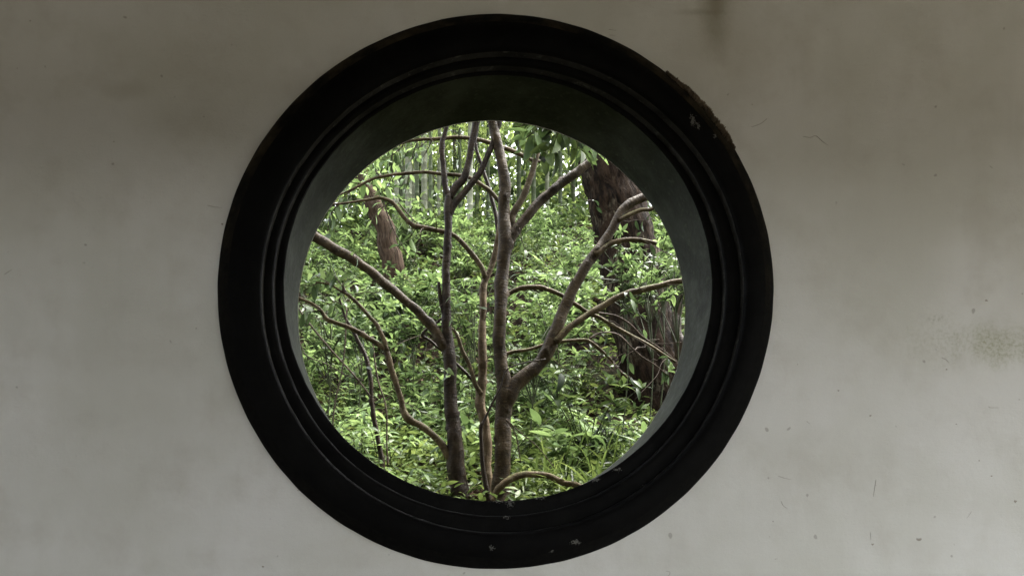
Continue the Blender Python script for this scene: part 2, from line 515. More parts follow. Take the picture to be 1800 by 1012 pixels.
def build_wall():
    x0, x1, z0, z1 = -12.0, 12.0, -0.1, 3.748
    def rect_pts(y, xc, zc):
        out = []
        for t in TH:
            c, s = math.cos(t), math.sin(t)
            k = min(((x1 - xc) / c) if c > 1e-9 else (((x0 - xc) / c) if c < -1e-9 else 1e9),
                    ((z1 - zc) / s) if s > 1e-9 else (((z0 - zc) / s) if s < -1e-9 else 1e9))
            out.append((xc + k * c, y, zc + k * s))
        return np.array(out)
    front_hole = ring(0.193, 0.798, 0.828, 0.0)
    back_hole = ring(0.203, 0.8197, 0.651, 0.287)
    rings = [back_hole, rect_pts(0.287, 0.203, CAM_H + 0.8197), rect_pts(0.0, 0.193, CAM_H + 0.798), front_hole]
    w = loft("plaster_wall", rings, M_WALL, None, 30)
    tag(w, "stained off-white plaster wall pierced by a round black-framed window", "wall")
    # mouldings: (xc, zc, r, y); each ring slightly off-centre, as the hand-made original
    O = [(.193, .798, .836, 0.0005), (.193, .798, .833, -.008), (.193, .796, .823, -.020), (.193, .793, .808, -.034), (.193, .790, .794, -.043)]
    outer = [ring(*a) for a in O]
    rim = loft("outer_rim", outer, M_EDGE, w, 60)
    O2 = [O[-1], (.194, .789, .781, -.049), (.197, .789, .764, -.054), (.203, .788, .745, -.055), (.207, .785, .728, -.051), (.2105, .785, .718, -.045), (.2115, .7855, .7145, -.036), (.2115, .7860, .7140, -.010)]
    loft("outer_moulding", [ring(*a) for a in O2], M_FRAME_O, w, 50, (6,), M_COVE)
    M2 = [O2[-1], (.209, .793, .700, -.012), (.207, .797, .688, -.012), (.2055, .800, .6815, -.008), (.205, .801, .679, 0.0), (.205, .8015, .6785, .025)]
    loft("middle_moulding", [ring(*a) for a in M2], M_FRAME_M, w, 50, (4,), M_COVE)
    I2 = [M2[-1], (.204, .811, .664, .024), (.2035, .817, .655, .025), (.203, .8197, .6512, .031)]
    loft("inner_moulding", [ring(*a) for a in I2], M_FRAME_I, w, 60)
    V = [I2[-1]] + [(.203, .8197, .6510, y) for y in (.06, .12, .18, .24, .275)] + [(.203, .8197, .6530, .287), (.203, .8197, .664, .2895)]
    loft("reveal", [ring(*a) for a in V], M_REVEAL, w, 60)
    # crumbled mortar along the upper right rim
    r2 = np.random.default_rng(3)
    n, m = 240, 13
    vs_, fs = [], []
    for i in range(n):
        t = i / (n - 1)
        a = R(52 - 21.5 * t)
        wdt = (0.002 + 0.010 * min(1, t / 0.3) * (1 if t < 0.88 else (1 - t) / 0.12)) * (0.7 + 0.5 * r2.random())
        c = 0.826 + 0.003 * r2.standard_normal() * 0.6 + 0.004 * t
        for k in range(m):
            b = math.pi * (k / (m - 1))
            rr = c + wdt * math.cos(b) * (0.85 + 0.35 * r2.random())
            yy = -0.004 - (0.020 + 0.75 * wdt) * math.sin(b) * (0.75 + 0.45 * r2.random()) + (0.006 if k in (0, m - 1) else 0)
            if k < m // 2: yy *= 0.8
            vs_.append((0.193 + rr * math.cos(a), yy, CAM_H + 0.798 + rr * math.sin(a)))
    for i in range(n - 1):
        for k in range(m - 1):
            q = i * m + k
            fs.append((q, q + 1, q + m + 1, q + m))
    cm = link("crumbled_mortar", mesh_arrays("crumbled_mortar", vs_, fs, [M_CRUMB], smooth=False), w)
    cm["label"] = "rough brown crumbling mortar on the upper rim"
    return w


WALL = build_wall()


# ------------------------------------------------------------------ tubes
def catmull(pts, step):
    """pts: (n, k) array, first three columns the position. Returns resampled rows."""
    pts = np.asarray(pts, float)
    n = len(pts)
    ext = np.vstack([2 * pts[0] - pts[1], pts, 2 * pts[-1] - pts[-2]])
    out = []
    for i in range(n - 1):
        p0, p1, p2, p3 = ext[i:i + 4]
        L = np.linalg.norm(p2[:3] - p1[:3])
        k = max(2, int(math.ceil(L / step)))
        for t in np.arange(k) / k:
            out.append(0.5 * ((2 * p1) + (-p0 + p2) * t + (2 * p0 - 5 * p1 + 4 * p2 - p3) * t * t + (-p0 + 3 * p1 - 3 * p2 + p3) * t ** 3))
    out.append(pts[-1])
    return np.array(out)


def tube_geo(rows, sides=10, lump=0.05, seed=0, cap=True, knots=0):
    """rows: (n,4) positions with radius. Returns verts, quads, uv."""
    r = np.random.default_rng(seed)
    rows = np.asarray(rows, float)
    pos, rad = rows[:, :3], rows[:, 3]
    n = len(pos)
    tan = np.gradient(pos, axis=0)
    tan /= np.linalg.norm(tan, axis=1)[:, None] + 1e-12
    ref = np.array([0, 1.0, 0]) if abs(tan[0][1]) < 0.9 else np.array([1.0, 0, 0])
    u = np.cross(tan[0], ref); u /= np.linalg.norm(u)
    L = np.concatenate([[0], np.cumsum(np.linalg.norm(np.diff(pos, axis=0), axis=1))])
    a = np.linspace(0, 2 * math.pi, sides + 1)
    ph = r.random(4) * 6.28
    kn = []
    if knots:
        for _ in range(int(L[-1] * knots) + 1):
            kn.append((r.random() * L[-1], r.random() * 6.28, r.uniform(.12, .5), r.uniform(.006, .016)))
    vs_, uv = [], []
    for i in range(n):
        u = u - tan[i] * np.dot(u, tan[i]); u /= np.linalg.norm(u) + 1e-12
        w = np.cross(tan[i], u)
        base = rad[i]
        k = 1 + lump * (np.sin(2 * a + ph[0] + L[i] * 5) * 0.6 + np.sin(3 * a + ph[1] - L[i] * 9) * 0.5 + math.sin(L[i] * 23 + ph[2]) * 0.5 + math.sin(L[i] * 61 + ph[3]) * 0.35)
        for (kl, ka, kh, kw) in kn:
            dl = abs(L[i] - kl)
            if dl < 3 * kw:
                da = np.abs((a - ka + math.pi) % (2 * math.pi) - math.pi) * base
                k = k + kh * np.exp(-(dl * dl + da * da) / (kw * kw))
        rr = base * k
        rr[-1] = rr[0]
        vs_.append(pos[i] + np.outer(np.cos(a) * rr, u) + np.outer(np.sin(a) * rr, w))
        uv.append(np.stack([a / (2 * math.pi), np.full(sides + 1, L[i])], -1))
    if cap:
        for end, idx in ((0, 0), (1, -1)):
            c = np.repeat(pos[idx][None], sides + 1, 0)
            u0 = uv[idx].copy()
            if end == 0: vs_.insert(0, c); uv.insert(0, u0)
            else: vs_.append(c); uv.append(u0)
    m = len(vs_)
    i = np.arange(m - 1)[:, None] * (sides + 1) + np.arange(sides)[None]
    f = np.stack([i, i + 1, i + sides + 2, i + sides + 1], -1).reshape(-1, 4)
    return np.concatenate(vs_), f, np.concatenate(uv)


_seed = [0]
LIMBS = []


def px_rows(path, Y):
    """path rows: (px, py, radius_px[, depth offset])."""
    out = []
    for q in path:
        yy = Y + (q[3] if len(q) > 3 else 0.0)
        p = P(q[0], q[1], yy)
        out.append((*p, q[2] * (CAM_D + yy) / FPX))
    return np.array(out)


def tube_obj(name, rows, mat, parent, sides=10, lump=0.07, step=0.018, off=None):
    _seed[0] += 1
    rows = catmull(rows, step)
    if sides >= 8:     # hand-drawn limbs wander a little and carry knots
        rj = np.random.default_rng(_seed[0] + 4000)
        ln = np.concatenate([[0], np.cumsum(np.linalg.norm(np.diff(rows[:, :3], axis=0), axis=1))])
        j = sum(np.sin(ln[:, None] * w + rj.random(3) * 6.28) * am for w, am in ((17, .10), (41, .05))) * rows[:, 3:4]
        rows[:, :3] += j
    LIMBS.append((parent, rows, name))
    v, f, uv = tube_geo(rows, sides + 2, lump, _seed[0], knots=9 if 8 <= sides < 16 else 0)
    o0 = np.array(parent_world(parent)) if parent is not None else np.zeros(3)
    return link(name, mesh_arrays(name, v - o0, f, [mat], uv=uv), parent), rows


def parent_world(o):
    p = Vector((0, 0, 0))
    while o is not None:
        p = p + o.location
        o = o.parent
    return p


# ------------------------------------------------------------------ leaves
def leaf_template(segs, profile, droop, fold, twist=0.0, wr=0.3):
    """Unit leaf along +X (length 1, width 1 = full width), normal +Z."""
    ts = np.linspace(0, 1, segs + 1)
    v = [(0, 0, 0)]
    ang = 0.0
    x = z = 0.0
    pts = []
    for i, t in enumerate(ts):
        if i:
            ang = -droop * (ts[i - 1] + t) / 2
            x += math.cos(ang) / segs; z += math.sin(ang) / segs
        pts.append((x, z, t))
    for (x, z, t) in pts[1:-1]:
        w = 0.5 * np.interp(t, *profile)
        tw = twist * t
        v.append((x, w * math.cos(tw), z + wr * (w * fold + w * math.sin(tw))))
        v.append((x, 0, z))
        v.append((x, -w * math.cos(tw), z + wr * (w * fold - w * math.sin(tw))))
    v.append((pts[-1][0], 0, pts[-1][1]))
    f = [(0, 2, 1), (0, 3, 2)]
    for i in range(segs - 2):
        a = 1 + 3 * i
        f += [(a, a + 1, a + 4), (a, a + 4, a + 3), (a + 1, a + 2, a + 5), (a + 1, a + 5, a + 4)]
    a = 1 + 3 * (segs - 2)
    t = len(v) - 1
    f += [(a, a + 1, t), (a + 1, a + 2, t)]
    return np.array(v, float), np.array(f, int)


OVAL = ([0, .2, .45, .7, .9, 1], [0, .7, 1, .78, .3, 0])
LANCE = ([0, .15, .35, .65, .9, 1], [0, .75, 1, .75, .22, 0])
BLADE = ([0, .1, .5, .8, 1], [.55, .8, 1, .7, 0])
TPL = {
    "oval": [leaf_template(5, OVAL, d, fo, tw, .36) for d, fo, tw in ((.5, .25, .1), (.9, .35, -.2), (.2, .15, .15), (1.2, .3, .3))],
    "lance": [leaf_template(4, LANCE, d, fo, tw, .2) for d, fo, tw in ((.6, .3, .1), (1.0, .25, -.3), (.3, .4, .2))],
    "blade": [leaf_template(7, BLADE, d, .35, tw, .045) for d, tw in ((1.6, .3), (2.2, -.4), (1.1, .2), (2.7, .5))],
}


def leaf_frames(pos, dirs, roll, L, W):
    """Matrices (n,3,3) whose columns carry a unit leaf to its place."""
    d = dirs / (np.linalg.norm(dirs, axis=1)[:, None] + 1e-12)
    up = np.tile([0, 0, 1.0], (len(d), 1))
    up[np.abs(d[:, 2]) > 0.97] = (0.3, 1, 0)
    y = np.cross(up, d); y /= np.linalg.norm(y, axis=1)[:, None] + 1e-12
    z = np.cross(d, y)
    c, s = np.cos(roll)[:, None], np.sin(roll)[:, None]
    y2, z2 = y * c + z * s, z * c - y * s
    return np.stack([d * L[:, None], y2 * W[:, None], z2 * L[:, None]], -1)


class Leaves:
    def __init__(self, kind): self.kind, self.p, self.d, self.r, self.L, self.W = kind, [], [], [], [], []

    def add(self, p, d, L, W, roll=0.0):
        self.p.append(p); self.d.append(d); self.L.append(L); self.W.append(W); self.r.append(roll)

    def frames(self):
        return leaf_frames(np.array(self.p), np.array(self.d), np.array(self.r), np.array(self.L), np.array(self.W))

    def geo(self, seed=0):
        r = np.random.default_rng(seed)
        fr, p = self.frames(), np.array(self.p)
        tp = TPL[self.kind]
        pick = r.integers(0, len(tp), len(p))
        vv, ff, base = [], [], 0
        for k, (tv, tf) in enumerate(tp):
            idx = np.nonzero(pick == k)[0]
            if not len(idx): continue
            v = np.einsum('nij,vj->nvi', fr[idx], tv) + p[idx][:, None]
            f = tf[None] + (np.arange(len(idx)) * len(tv))[:, None, None] + base
            vv.append(v.reshape(-1, 3)); ff.append(f.reshape(-1, 3))
            base += len(idx) * len(tv)
        return np.concatenate(vv), np.concatenate(ff)


_tpl_mesh = {}


def leaf_objects(L, mat, parent, seed=0, name="leaf"):
    """Each leaf an object of its own that shares one of a few meshes."""
    r = np.random.default_rng(seed)
    fr, p = L.frames(), np.array(L.p)
    off = np.array(parent_world(parent))
    for i in range(len(p)):
        k = int(r.integers(0, len(TPL[L.kind])))
        key = (L.kind, k, mat.name)
        if key not in _tpl_mesh:
            tv, tf = TPL[L.kind][k]
            _tpl_mesh[key] = mesh_arrays("leaf", tv, tf, [mat])
        o = bpy.data.objects.new(name, _tpl_mesh[key])
        C.objects.link(o)
        o.parent = parent
        m = Matrix.Identity(4)
        for a in range(3):
            for b in range(3): m[a][b] = fr[i][a][b]
            m[a][3] = p[i][a] - off[a]
        o.matrix_basis = m


def unit(v):
    v = np.asarray(v, float)
    return v / (np.linalg.norm(v) + 1e-12)


# ------------------------------------------------------------------ plants (all built round the origin)
def bezier_path(p0, p1, p2, n):
    t = np.linspace(0, 1, n)[:, None]
    return (1 - t) ** 2 * np.array(p0) + 2 * t * (1 - t) * np.array(p1) + t * t * np.array(p2)


def plant_whorl(r, h=0.5, stems=5, leaf=0.1, per=6, spread=0.5, levels=2, wr=0.34, hmin=0.55, fork=0.0):
    """Evergreen shrub: stems ending in whorls of oval leaves."""
    L = Leaves("oval"); S = []
    trunk_x = lambda z: .05 * h * math.sin(z / h * 3)
    if fork:
        zz = np.linspace(-.03, fork * h * 1.27, 9)
        S.append((np.stack([[trunk_x(z) for z in zz], 0 * zz, zz], -1), .0055, .0035))
    for s in range(stems):
        a = r.random() * 6.28
        hh = h * (hmin + (1.05 - hmin) * r.random())
        out = spread * h * (0.25 + 0.75 * r.random())
        tip = np.array([math.cos(a) * out, math.sin(a) * out, hh])
        if fork:
            fz = fork * h * (1 + .25 * math.sin(s * 2.1))
            path = bezier_path((trunk_x(fz), 0, fz), (tip[0] * .3, tip[1] * .3, fz + (hh - fz) * .7), tip, 7)
        else:
            path = bezier_path((0, 0, -0.03), (tip[0] * .25, tip[1] * .25, hh * .7), tip, 7)
        S.append((path, 0.0045, 0.0018))
        for lv in range(levels):
            k = 6 - int(lv * 2)
            q = path[max(2, k)]
            n = max(3, int(per * (1 - 0.2 * lv) + r.integers(-1, 2)))
            ph = r.random() * 6.28
            for i in range(n):
                b = ph + i * 6.28 / n + r.normal(0, .25)
                el = r.normal(.25, .28) + (.25 if lv == 0 else 0)
                d = (math.cos(b) * math.cos(el), math.sin(b) * math.cos(el), math.sin(el))
                LL = leaf * (0.65 + 0.6 * r.random())
                L.add(q + r.normal(0, .006, 3), d, LL, LL * wr * (0.85 + .3 * r.random()), r.normal(0, .35))
    return L, S


def plant_frond(r, h=0.45, fronds=6, leaf=0.09, pairs=7, wr=0.3):
    """Arching fronds with paired leaflets."""
    L = Leaves("lance"); S = []
    for s in range(fronds):
        a = s * 6.28 / fronds + r.normal(0, .4)
        ln = h * (0.8 + 0.6 * r.random())
        tip = np.array([math.cos(a) * ln * .95, math.sin(a) * ln * .95, h * (0.5 + .45 * r.random())])
        path = bezier_path((0, 0, -0.03), (math.cos(a) * ln * .3, math.sin(a) * ln * .3, h * 1.15), tip, 24)
        S.append((path[::4], 0.003, 0.0012))
        side = np.array([-math.sin(a), math.cos(a), 0])
        for k in range(pairs):
            t = 0.34 + 0.64 * k / pairs
            q = path[int(t * 23)]
            tg = unit(path[min(23, int(t * 23) + 1)] - path[int(t * 23) - 1])
            sz = leaf * (1 - 0.5 * abs(t - .55)) * (0.8 + .4 * r.random())
            for sg in (-1, 1):
                d = tg * .55 + side * sg + np.array([0, 0, r.normal(-.05, .2)])
                L.add(q, d, sz, sz * wr, r.normal(0, .3))
        L.add(path[-1], unit(path[-1] - path[-3]), leaf, leaf * wr, 0)
    return L, S


def plant_grass(r, h=0.4, blades=34, w=0.016):
    L = Leaves("blade")
    for s in range(blades):
        a = r.random() * 6.28
        el = r.normal(1.05, .22)
        d = (math.cos(a) * math.cos(el), math.sin(a) * math.cos(el), math.sin(el))
        L.add((r.normal(0, .035), r.normal(0, .035), -0.02), d, h * (0.7 + .7 * r.random()), w * (0.7 + .6 * r.random()), r.normal(0, .5))
    return L, []


def plant_cane(r, h=0.6, stems=5, leaf=0.14, per=9, wr=0.17, spread=.35):
    """Thin canes with alternate drooping narrow leaves."""
    L = Leaves("lance"); S = []
    for s in range(stems):
        a = r.random() * 6.28
        hh = h * (0.6 + .5 * r.random())
        out = spread * h * r.random()
        tip = np.array([math.cos(a) * out, math.sin(a) * out, hh])
        path = bezier_path((r.normal(0, .03), r.normal(0, .03), -.03), (0, 0, hh * .8), tip, 20)
        S.append((path[::3], 0.0032, 0.0012))
        ph = r.random() * 6.28
        for k in range(per):
            t = .35 + .65 * k / max(1, per - 1)
            q = path[int(t * 19)]
            b = ph + k * 2.4 + r.normal(0, .3)
            el = r.normal(.15, .3)
            LL = leaf * (.7 + .5 * r.random())
            L.add(q, (math.cos(b) * math.cos(el), math.sin(b) * math.cos(el), math.sin(el)), LL, LL * wr, r.normal(0, .4))
    return L, S


def stems_geo(S, sides=5):
    vv, ff, base = [], [], 0
    for path, r0, r1 in S:
        rows = np.concatenate([path, np.linspace(r0, r1, len(path))[:, None]], 1)
        v, f, _ = tube_geo(rows, sides, 0.0, 1, cap=False)
        vv.append(v); ff.append(f + base); base += len(v)
    return np.concatenate(vv), np.concatenate(ff)


def tri(f):
    return np.concatenate([f[:, [0, 1, 2]], f[:, [0, 2, 3]]])


def plant_things(name, label, cat, group, LS, mat, base, seed, individual=True):
    """One plant with each leaf as a part."""
    L, S = LS
    root = empty(name, base)
    tag(root, label, cat, group)
    b = np.array(base)
    if S:
        v, f = stems_geo(S)
        link("stem", mesh_arrays("stem", v, f, [M_STEM]), root)
    L.p = [np.asarray(q) + b for q in L.p]
    leaf_objects(L, mat, root, seed)
    return root


def plant_mesh(name, LS, mat, seed):
    """A whole plant as one mesh, for plants too far away to show their parts."""
    L, S = LS
    v, f = L.geo(seed)
    mi = np.zeros(len(f), int)
    if S:
        v2, f2 = stems_geo(S, 4)
        f2 = tri(f2) + len(v)
        v = np.concatenate([v, v2]); f = np.concatenate([f, f2]); mi = np.concatenate([mi, np.ones(len(f2), int)])
    return mesh_arrays(name, v, f, [mat, M_STEM], mi)


# ------------------------------------------------------------------ the trees in front
def leafy_twig(tree, path, Y, rpx, n, leaf, mat, seed, hang=0.6, kind="oval", wr=.36, name="leafy_twig", spread=1.0):
    """A twig drawn through photo pixels with leaves as its sub-parts."""
    r = np.random.default_rng(seed)
    rows = px_rows([(q[0], q[1], rpx * (1 - .6 * i / (len(path) - 1)), *(q[2:3])) for i, q in enumerate(path)], Y)
    o, rr = tube_obj(name, rows, M_TWIG, tree, 6, 0.05, 0.02)
    L = Leaves(kind)
    for i in range(n):
        t = 1 - (i / n) * .85 * spread
        k = int(np.clip(t * (len(rr) - 1), 1, len(rr) - 1))
        tg = unit(rr[k, :3] - rr[k - 1, :3])
        b = i * 2.4 + r.normal(0, .4)
        side = unit(np.cross(tg, (math.cos(b), math.sin(b), .3)))
        d = tg * .5 + side * .9 + np.array([0, 0, -hang * r.random()])
        LL = leaf * (.65 + .6 * r.random())
        L.add(rr[k, :3], d, LL, LL * wr, r.normal(0, .5))
    leaf_objects(L, mat, o, seed)
    return o


YT = 1.9
# --- tree with the forked left trunk
tl = empty("forked_tree", P(810, 884, YT))
tag(tl, "slender dark brown tree whose trunk forks high up, standing before the middle stem", "tree")
tube_obj("trunk", px_rows([(813, 905, 19), (808, 865, 17.5), (801, 800, 15.5), (797, 750, 13), (793, 700, 11.5), (790, 650, 11), (789, 609, 10), (785, 560, 8.2), (784, 500, 7.4), (786, 440, 7), (787, 395, 7), (788, 365, 7.5), (790, 342, 7)], YT), M_BARK_D, tl, 14, .05)
tube_obj("branch", px_rows([(790, 348, 5.5), (784, 330, 5.0), (779, 290, 4.6), (776, 255, 4.6), (781, 238, 4), (787, 215, 3.6), (792, 170, 3.2, .05), (796, 110, 2.6, .1)], YT), M_BARK_D, tl, 10)
tube_obj("branch", px_rows([(790, 350, 6.5), (800, 330, 6.8), (815, 314, 6.4), (823, 290, 5.6), (829, 255, 5.6), (836, 212, 6.2), (842, 150, 5.4, -.05), (850, 80, 4.5, -.1)], YT), M_BARK_D, tl, 10)
tube_obj("branch", px_rows([(787, 384, 6.0), (795, 366, 5.8), (804, 352, 5.8), (820, 333, 5.6), (839, 311, 5.6), (849, 294, 5), (862, 262, 4.6), (872, 230, 4.4), (880, 205, 4.2), (890, 150, 3.6, .1), (898, 90, 3, .2)], YT), M_BARK_D, tl, 10)
tube_obj("branch_stub", px_rows([(784, 556, 5), (777, 540, 4.2), (773, 520, 3.6), (771, 496, 2.6)], YT, ), M_BARK_D, tl, 8)
tube_obj("branch", px_rows([(789, 622, 8), (777, 600, 9.5), (763, 577, 9), (742, 556, 8), (720, 536, 8), (683, 502, 8), (638, 468, 8), (597, 441, 8.2), (560, 420, 8.6), (545, 411, 9), (500, 388, 8, .05), (450, 350, 7, .1)], YT), M_BARK, tl, 12)
lb, _ = tube_obj("branch", px_rows([(801, 826, 7), (790, 803, 7.2), (777, 782, 7), (763, 766, 6.4), (749, 754, 7.2), (735, 745, 6), (721, 738, 6.6), (710, 722, 5.8), (705, 700, 5.2), (700, 684, 5), (688, 651, 5.2), (680, 620, 5.2), (670, 608, 4.6), (649, 595, 4.2), (618, 577, 4), (590, 567, 3.8), (575, 561, 4.2), (566, 548, 3.2), (545, 532, 2.8), (520, 522, 2.6), (480, 505, 2.2)], YT), M_BARK_P, tl, 10, .09)
tube_obj("twig", px_rows([(680, 618, 4), (675, 598, 4), (663, 572, 3.6), (648, 555, 3.2), (631, 536, 3), (612, 518, 3.2), (600, 512, 2.2), (580, 500, 1.8), (555, 496, 1.4)], YT), M_BARK_P, lb, 8)
tube_obj("twig", px_rows([(607, 516, 2.4), (604, 508, 3), (603, 498, 2)], YT), M_TWIG, lb, 6)

# --- tree with the middle stem
tm = empty("thin_tree", P(862, 884, YT + .12))
tag(tm, "thin grey-brown tree rising between the two thicker trunks with knobbly bark", "tree")
tube_obj("trunk", px_rows([(868, 900, 11), (861, 850, 9.5), (858, 815, 8.8), (857, 770, 8.6), (855, 740, 8.6), (849, 712, 8.6), (847, 690, 8.6), (850, 655, 8.2), (851, 610, 8), (850, 570, 7.2), (851, 530, 6.6), (853, 490, 6.4), (862, 468, 5.2), (870, 444, 5), (876, 415, 4.6), (882, 380, 4.2)], YT, ) + np.array([0, .12, 0, 0]), M_BARK_M, tm, 12, .09)
tube_obj("branch", px_rows([(853, 488, 4.6), (847, 470, 4.4), (832, 449, 4.2), (811, 425, 4), (794, 412, 3.8), (777, 407, 3.8), (750, 401, 3.8), (728, 396, 4.4), (714, 386, 3.8), (706, 376, 4.2), (694, 360, 3.6), (680, 351, 3), (665, 348, 2.8), (638, 352, 2.3), (610, 357, 2.0), (580, 360, 1.8)], YT + .1), M_BARK_P, tm, 8)
tube_obj("branch", px_rows([(847, 692, 4.4), (836, 676, 4), (829, 655, 3.6), (824, 640, 3.5), (813, 616, 3.4), (805, 592, 3.2), (798, 580, 2.6), (790, 576, 2)], YT + .1), M_BARK_P, tm, 8)
tube_obj("twig", px_rows([(838, 678, 3), (820, 656, 2.6), (801, 638, 2.6), (785, 622, 2.6), (770, 611, 2.4), (756, 598, 2.2), (742, 589, 2.6), (752, 577, 2.4), (764, 570, 2.4), (778, 558, 2)], YT + .13), M_BARK_D, tm, 6)

# --- tree with the right trunk
tr = empty("spreading_tree", P(884, 884, YT))
tag(tr, "brown tree with wide pale limbs reaching to the window edge on one side", "tree")
tube_obj("trunk", px_rows([(880, 905, 19), (881, 872, 16), (882, 830, 14.6), (883, 782, 14), (885, 740, 14), (886, 710, 14.4), (885, 680, 13), (882, 645, 12), (879, 610, 11.4), (877, 575, 11.2), (879, 540, 11.6), (882, 500, 12), (885, 455, 11.6), (888, 425, 13), (888, 400, 11), (886, 370, 9.8), (887, 330, 9.4), (882, 290, 9), (876, 255, 8.6), (868, 225, 8.6), (861, 195, 8.4), (852, 140, 7.6), (846, 70, 6.6)], YT), M_BARK, tr, 14, .05)
tube_obj("branch", px_rows([(889, 436, 10), (898, 419, 9.4), (907, 404, 8.8), (927, 378, 8.4), (946, 358, 8), (964, 342, 8), (998, 314, 7.4), (1026, 294, 7), (1050, 272, 6.4), (1085, 238, 5.4), (1120, 190, 4.4)], YT), M_BARK, tr, 12)
tube_obj("branch", px_rows([(890, 428, 7), (896, 400, 7), (903, 376, 7), (919, 346, 6), (930, 318, 5.4), (939, 290, 5.2), (946, 265, 5), (955, 230, 4.6, .03), (968, 180, 4, .08)], YT + .04), M_BARK_P, tr, 10)
big, _ = tube_obj("branch", px_rows([(884, 728, 12), (893, 700, 14), (906, 678, 13), (922, 662, 12.4), (942, 645, 11.4), (955, 627, 11.4), (967, 606, 12), (977, 585, 11.5), (985, 562, 10.4), (993, 540, 10), (1004, 512, 9.6), (1019, 487, 9.4), (1033, 464, 9.2), (1048, 444, 9.2), (1060, 426, 8.4), (1073, 406, 8.2), (1085, 386, 8), (1094, 370, 7.6), (1108, 359, 7.6), (1125, 350, 7.4), (1145, 341, 7), (1190, 318, 6.2), (1240, 280, 5.4)], YT), M_BARK, tr, 14, .06)
tube_obj("twig", px_rows([(1086, 388, 4), (1098, 381, 4), (1113, 374, 3.8), (1130, 369, 3.4), (1144, 368, 3.6), (1153, 362, 3), (1170, 350, 2.4)], YT - .02), M_BARK_P, big, 8)
tube_obj("twig", px_rows([(1046, 448, 5.4), (1056, 440, 5), (1070, 430, 4.6), (1086, 424, 4.4), (1102, 421, 4.2), (1120, 421, 4), (1136, 424, 3.8), (1154, 428, 3.6)], YT - .02), M_BARK_P, big, 8)
tube_obj("branch", px_rows([(976, 600, 6.4), (985, 591, 6.2), (997, 580, 6), (1012, 568, 5.8), (1034, 553, 5.6), (1054, 540, 5.6), (1078, 526, 5.4), (1102, 516, 5.6), (1128, 510, 5.4), (1154, 503, 5.2), (1180, 496, 5.2), (1205, 492, 5), (1260, 480, 4.6), (1330, 450, 4)], YT - .03), M_BARK_P, tr, 10)
tube_obj("branch", px_rows([(886, 523, 4.4), (897, 515, 4.4), (915, 507, 4.2), (928, 505, 4), (943, 505, 4), (960, 508, 3.8), (974, 512, 3.8), (998, 525, 3.6), (1016, 538, 3.4), (1036, 551, 3.2), (1054, 558, 3.2), (1078, 572, 3), (1102, 585, 2.8), (1124, 597, 2.5), (1146, 609, 2.2), (1166, 622, 2), (1188, 636, 1.8)], YT + .06), M_BARK_P, tr, 8)
tube_obj("branch", px_rows([(1030, 548, 2), (1060, 551, 1.8), (1085, 556, 1.8), (1108, 570, 1.7), (1130, 592, 1.6), (1160, 612, 1.4), (1182, 628, 1.2)], YT + .08), M_TWIG, tr, 6)
tube_obj("branch", px_rows([(884, 624, 3.4), (900, 618, 3.4), (929, 614, 3.2), (957, 606, 3), (980, 601, 3.2), (1010, 598, 3), (1029, 597, 2.8), (1040, 602, 2.5), (1052, 611, 2.3), (1074, 632, 2.2), (1088, 650, 2), (1103, 664, 1.8)], YT + .08), M_BARK_P, tr, 8)
tube_obj("branch", px_rows([(1036, 596, 2), (1052, 586, 1.5), (1070, 584, 1.4), (1090, 590, 1.4), (1112, 612, 1.3), (1130, 628, 1.2), (1150, 640, 1.1), (1175, 660, 1)], YT + .1), M_TWIG, tr, 6)
tube_obj("branch", px_rows([(884, 362, 3.6), (870, 346, 3.5), (860, 335, 3.5), (839, 320, 3.2), (825, 312, 2.9), (808, 308, 2.8), (777, 306, 2.8), (750, 303, 2.8), (725, 304, 2.8), (700, 306, 2.6), (680, 309, 2.6), (660, 313, 2.4), (640, 322, 2.2), (618, 333, 2), (597, 342, 1.7), (570, 350, 1.4)], YT + .12), M_BARK_P, tr, 8)
tube_obj("branch", px_rows([(885, 262, 3.8), (870, 254, 3.6), (846, 247, 3.4), (825, 243, 3.3), (804, 242, 3.3), (770, 244, 3), (740, 245, 2.8), (715, 249, 2.4), (690, 258, 2), (660, 272, 1.6)], YT + .12), M_BARK_P, tr, 8)
tube_obj("branch", px_rows([(878, 258, 4), (895, 263, 3.8), (912, 271, 3.8), (930, 280, 3.2), (950, 284, 2.4)], YT + .12), M_BARK_P, tr, 8)
tube_obj("branch", px_rows([(876, 425, 3.6), (872, 380, 3.6), (862, 340, 3.4), (848, 295, 3), (838, 262, 2.8), (836, 235, 2.6), (846, 200, 2.4), (855, 150, 2)], YT + .2), M_BARK_D, tr, 8)
tube_obj("low_branch", px_rows([(862, 884, 6.5), (868, 871, 6.2), (875, 860, 6), (884, 851, 6), (895, 843, 6), (908, 837, 5.8), (922, 834, 5.8), (936, 834, 5.6), (952, 834, 5.4), (966, 836, 5.4), (978, 842, 5.2), (992, 848, 5), (1006, 850, 4.8), (1030, 858, 4.4), (1060, 875, 4)], YT - .2), M_BARK_P, tr, 10, .1)
tube_obj("dead_twig", px_rows([(860, 884, 4.5), (856, 862, 4.4), (851, 835, 4), (848, 805, 3.8), (846, 778, 3.4), (845, 752, 3.2), (851, 738, 2.6), (859, 722, 2.2), (868, 704, 1.9), (880, 680, 1.6), (889, 652, 1.4), (905, 642, 1.2), (930, 636, 1.1), (960, 631, 1)], YT - .25), M_BARK_D, tr, 8, .08)
tube_obj("dead_twig", px_rows([(889, 736, 1.2), (915, 760, 1), (945, 785, .9), (975, 822, .8)], YT - .12), M_TWIG, tr, 5)
tube_obj("dead_twig", px_rows([(889, 736, 1.2), (905, 760, 1), (912, 790, .9), (915, 812, .8)], YT - .12), M_TWIG, tr, 5)

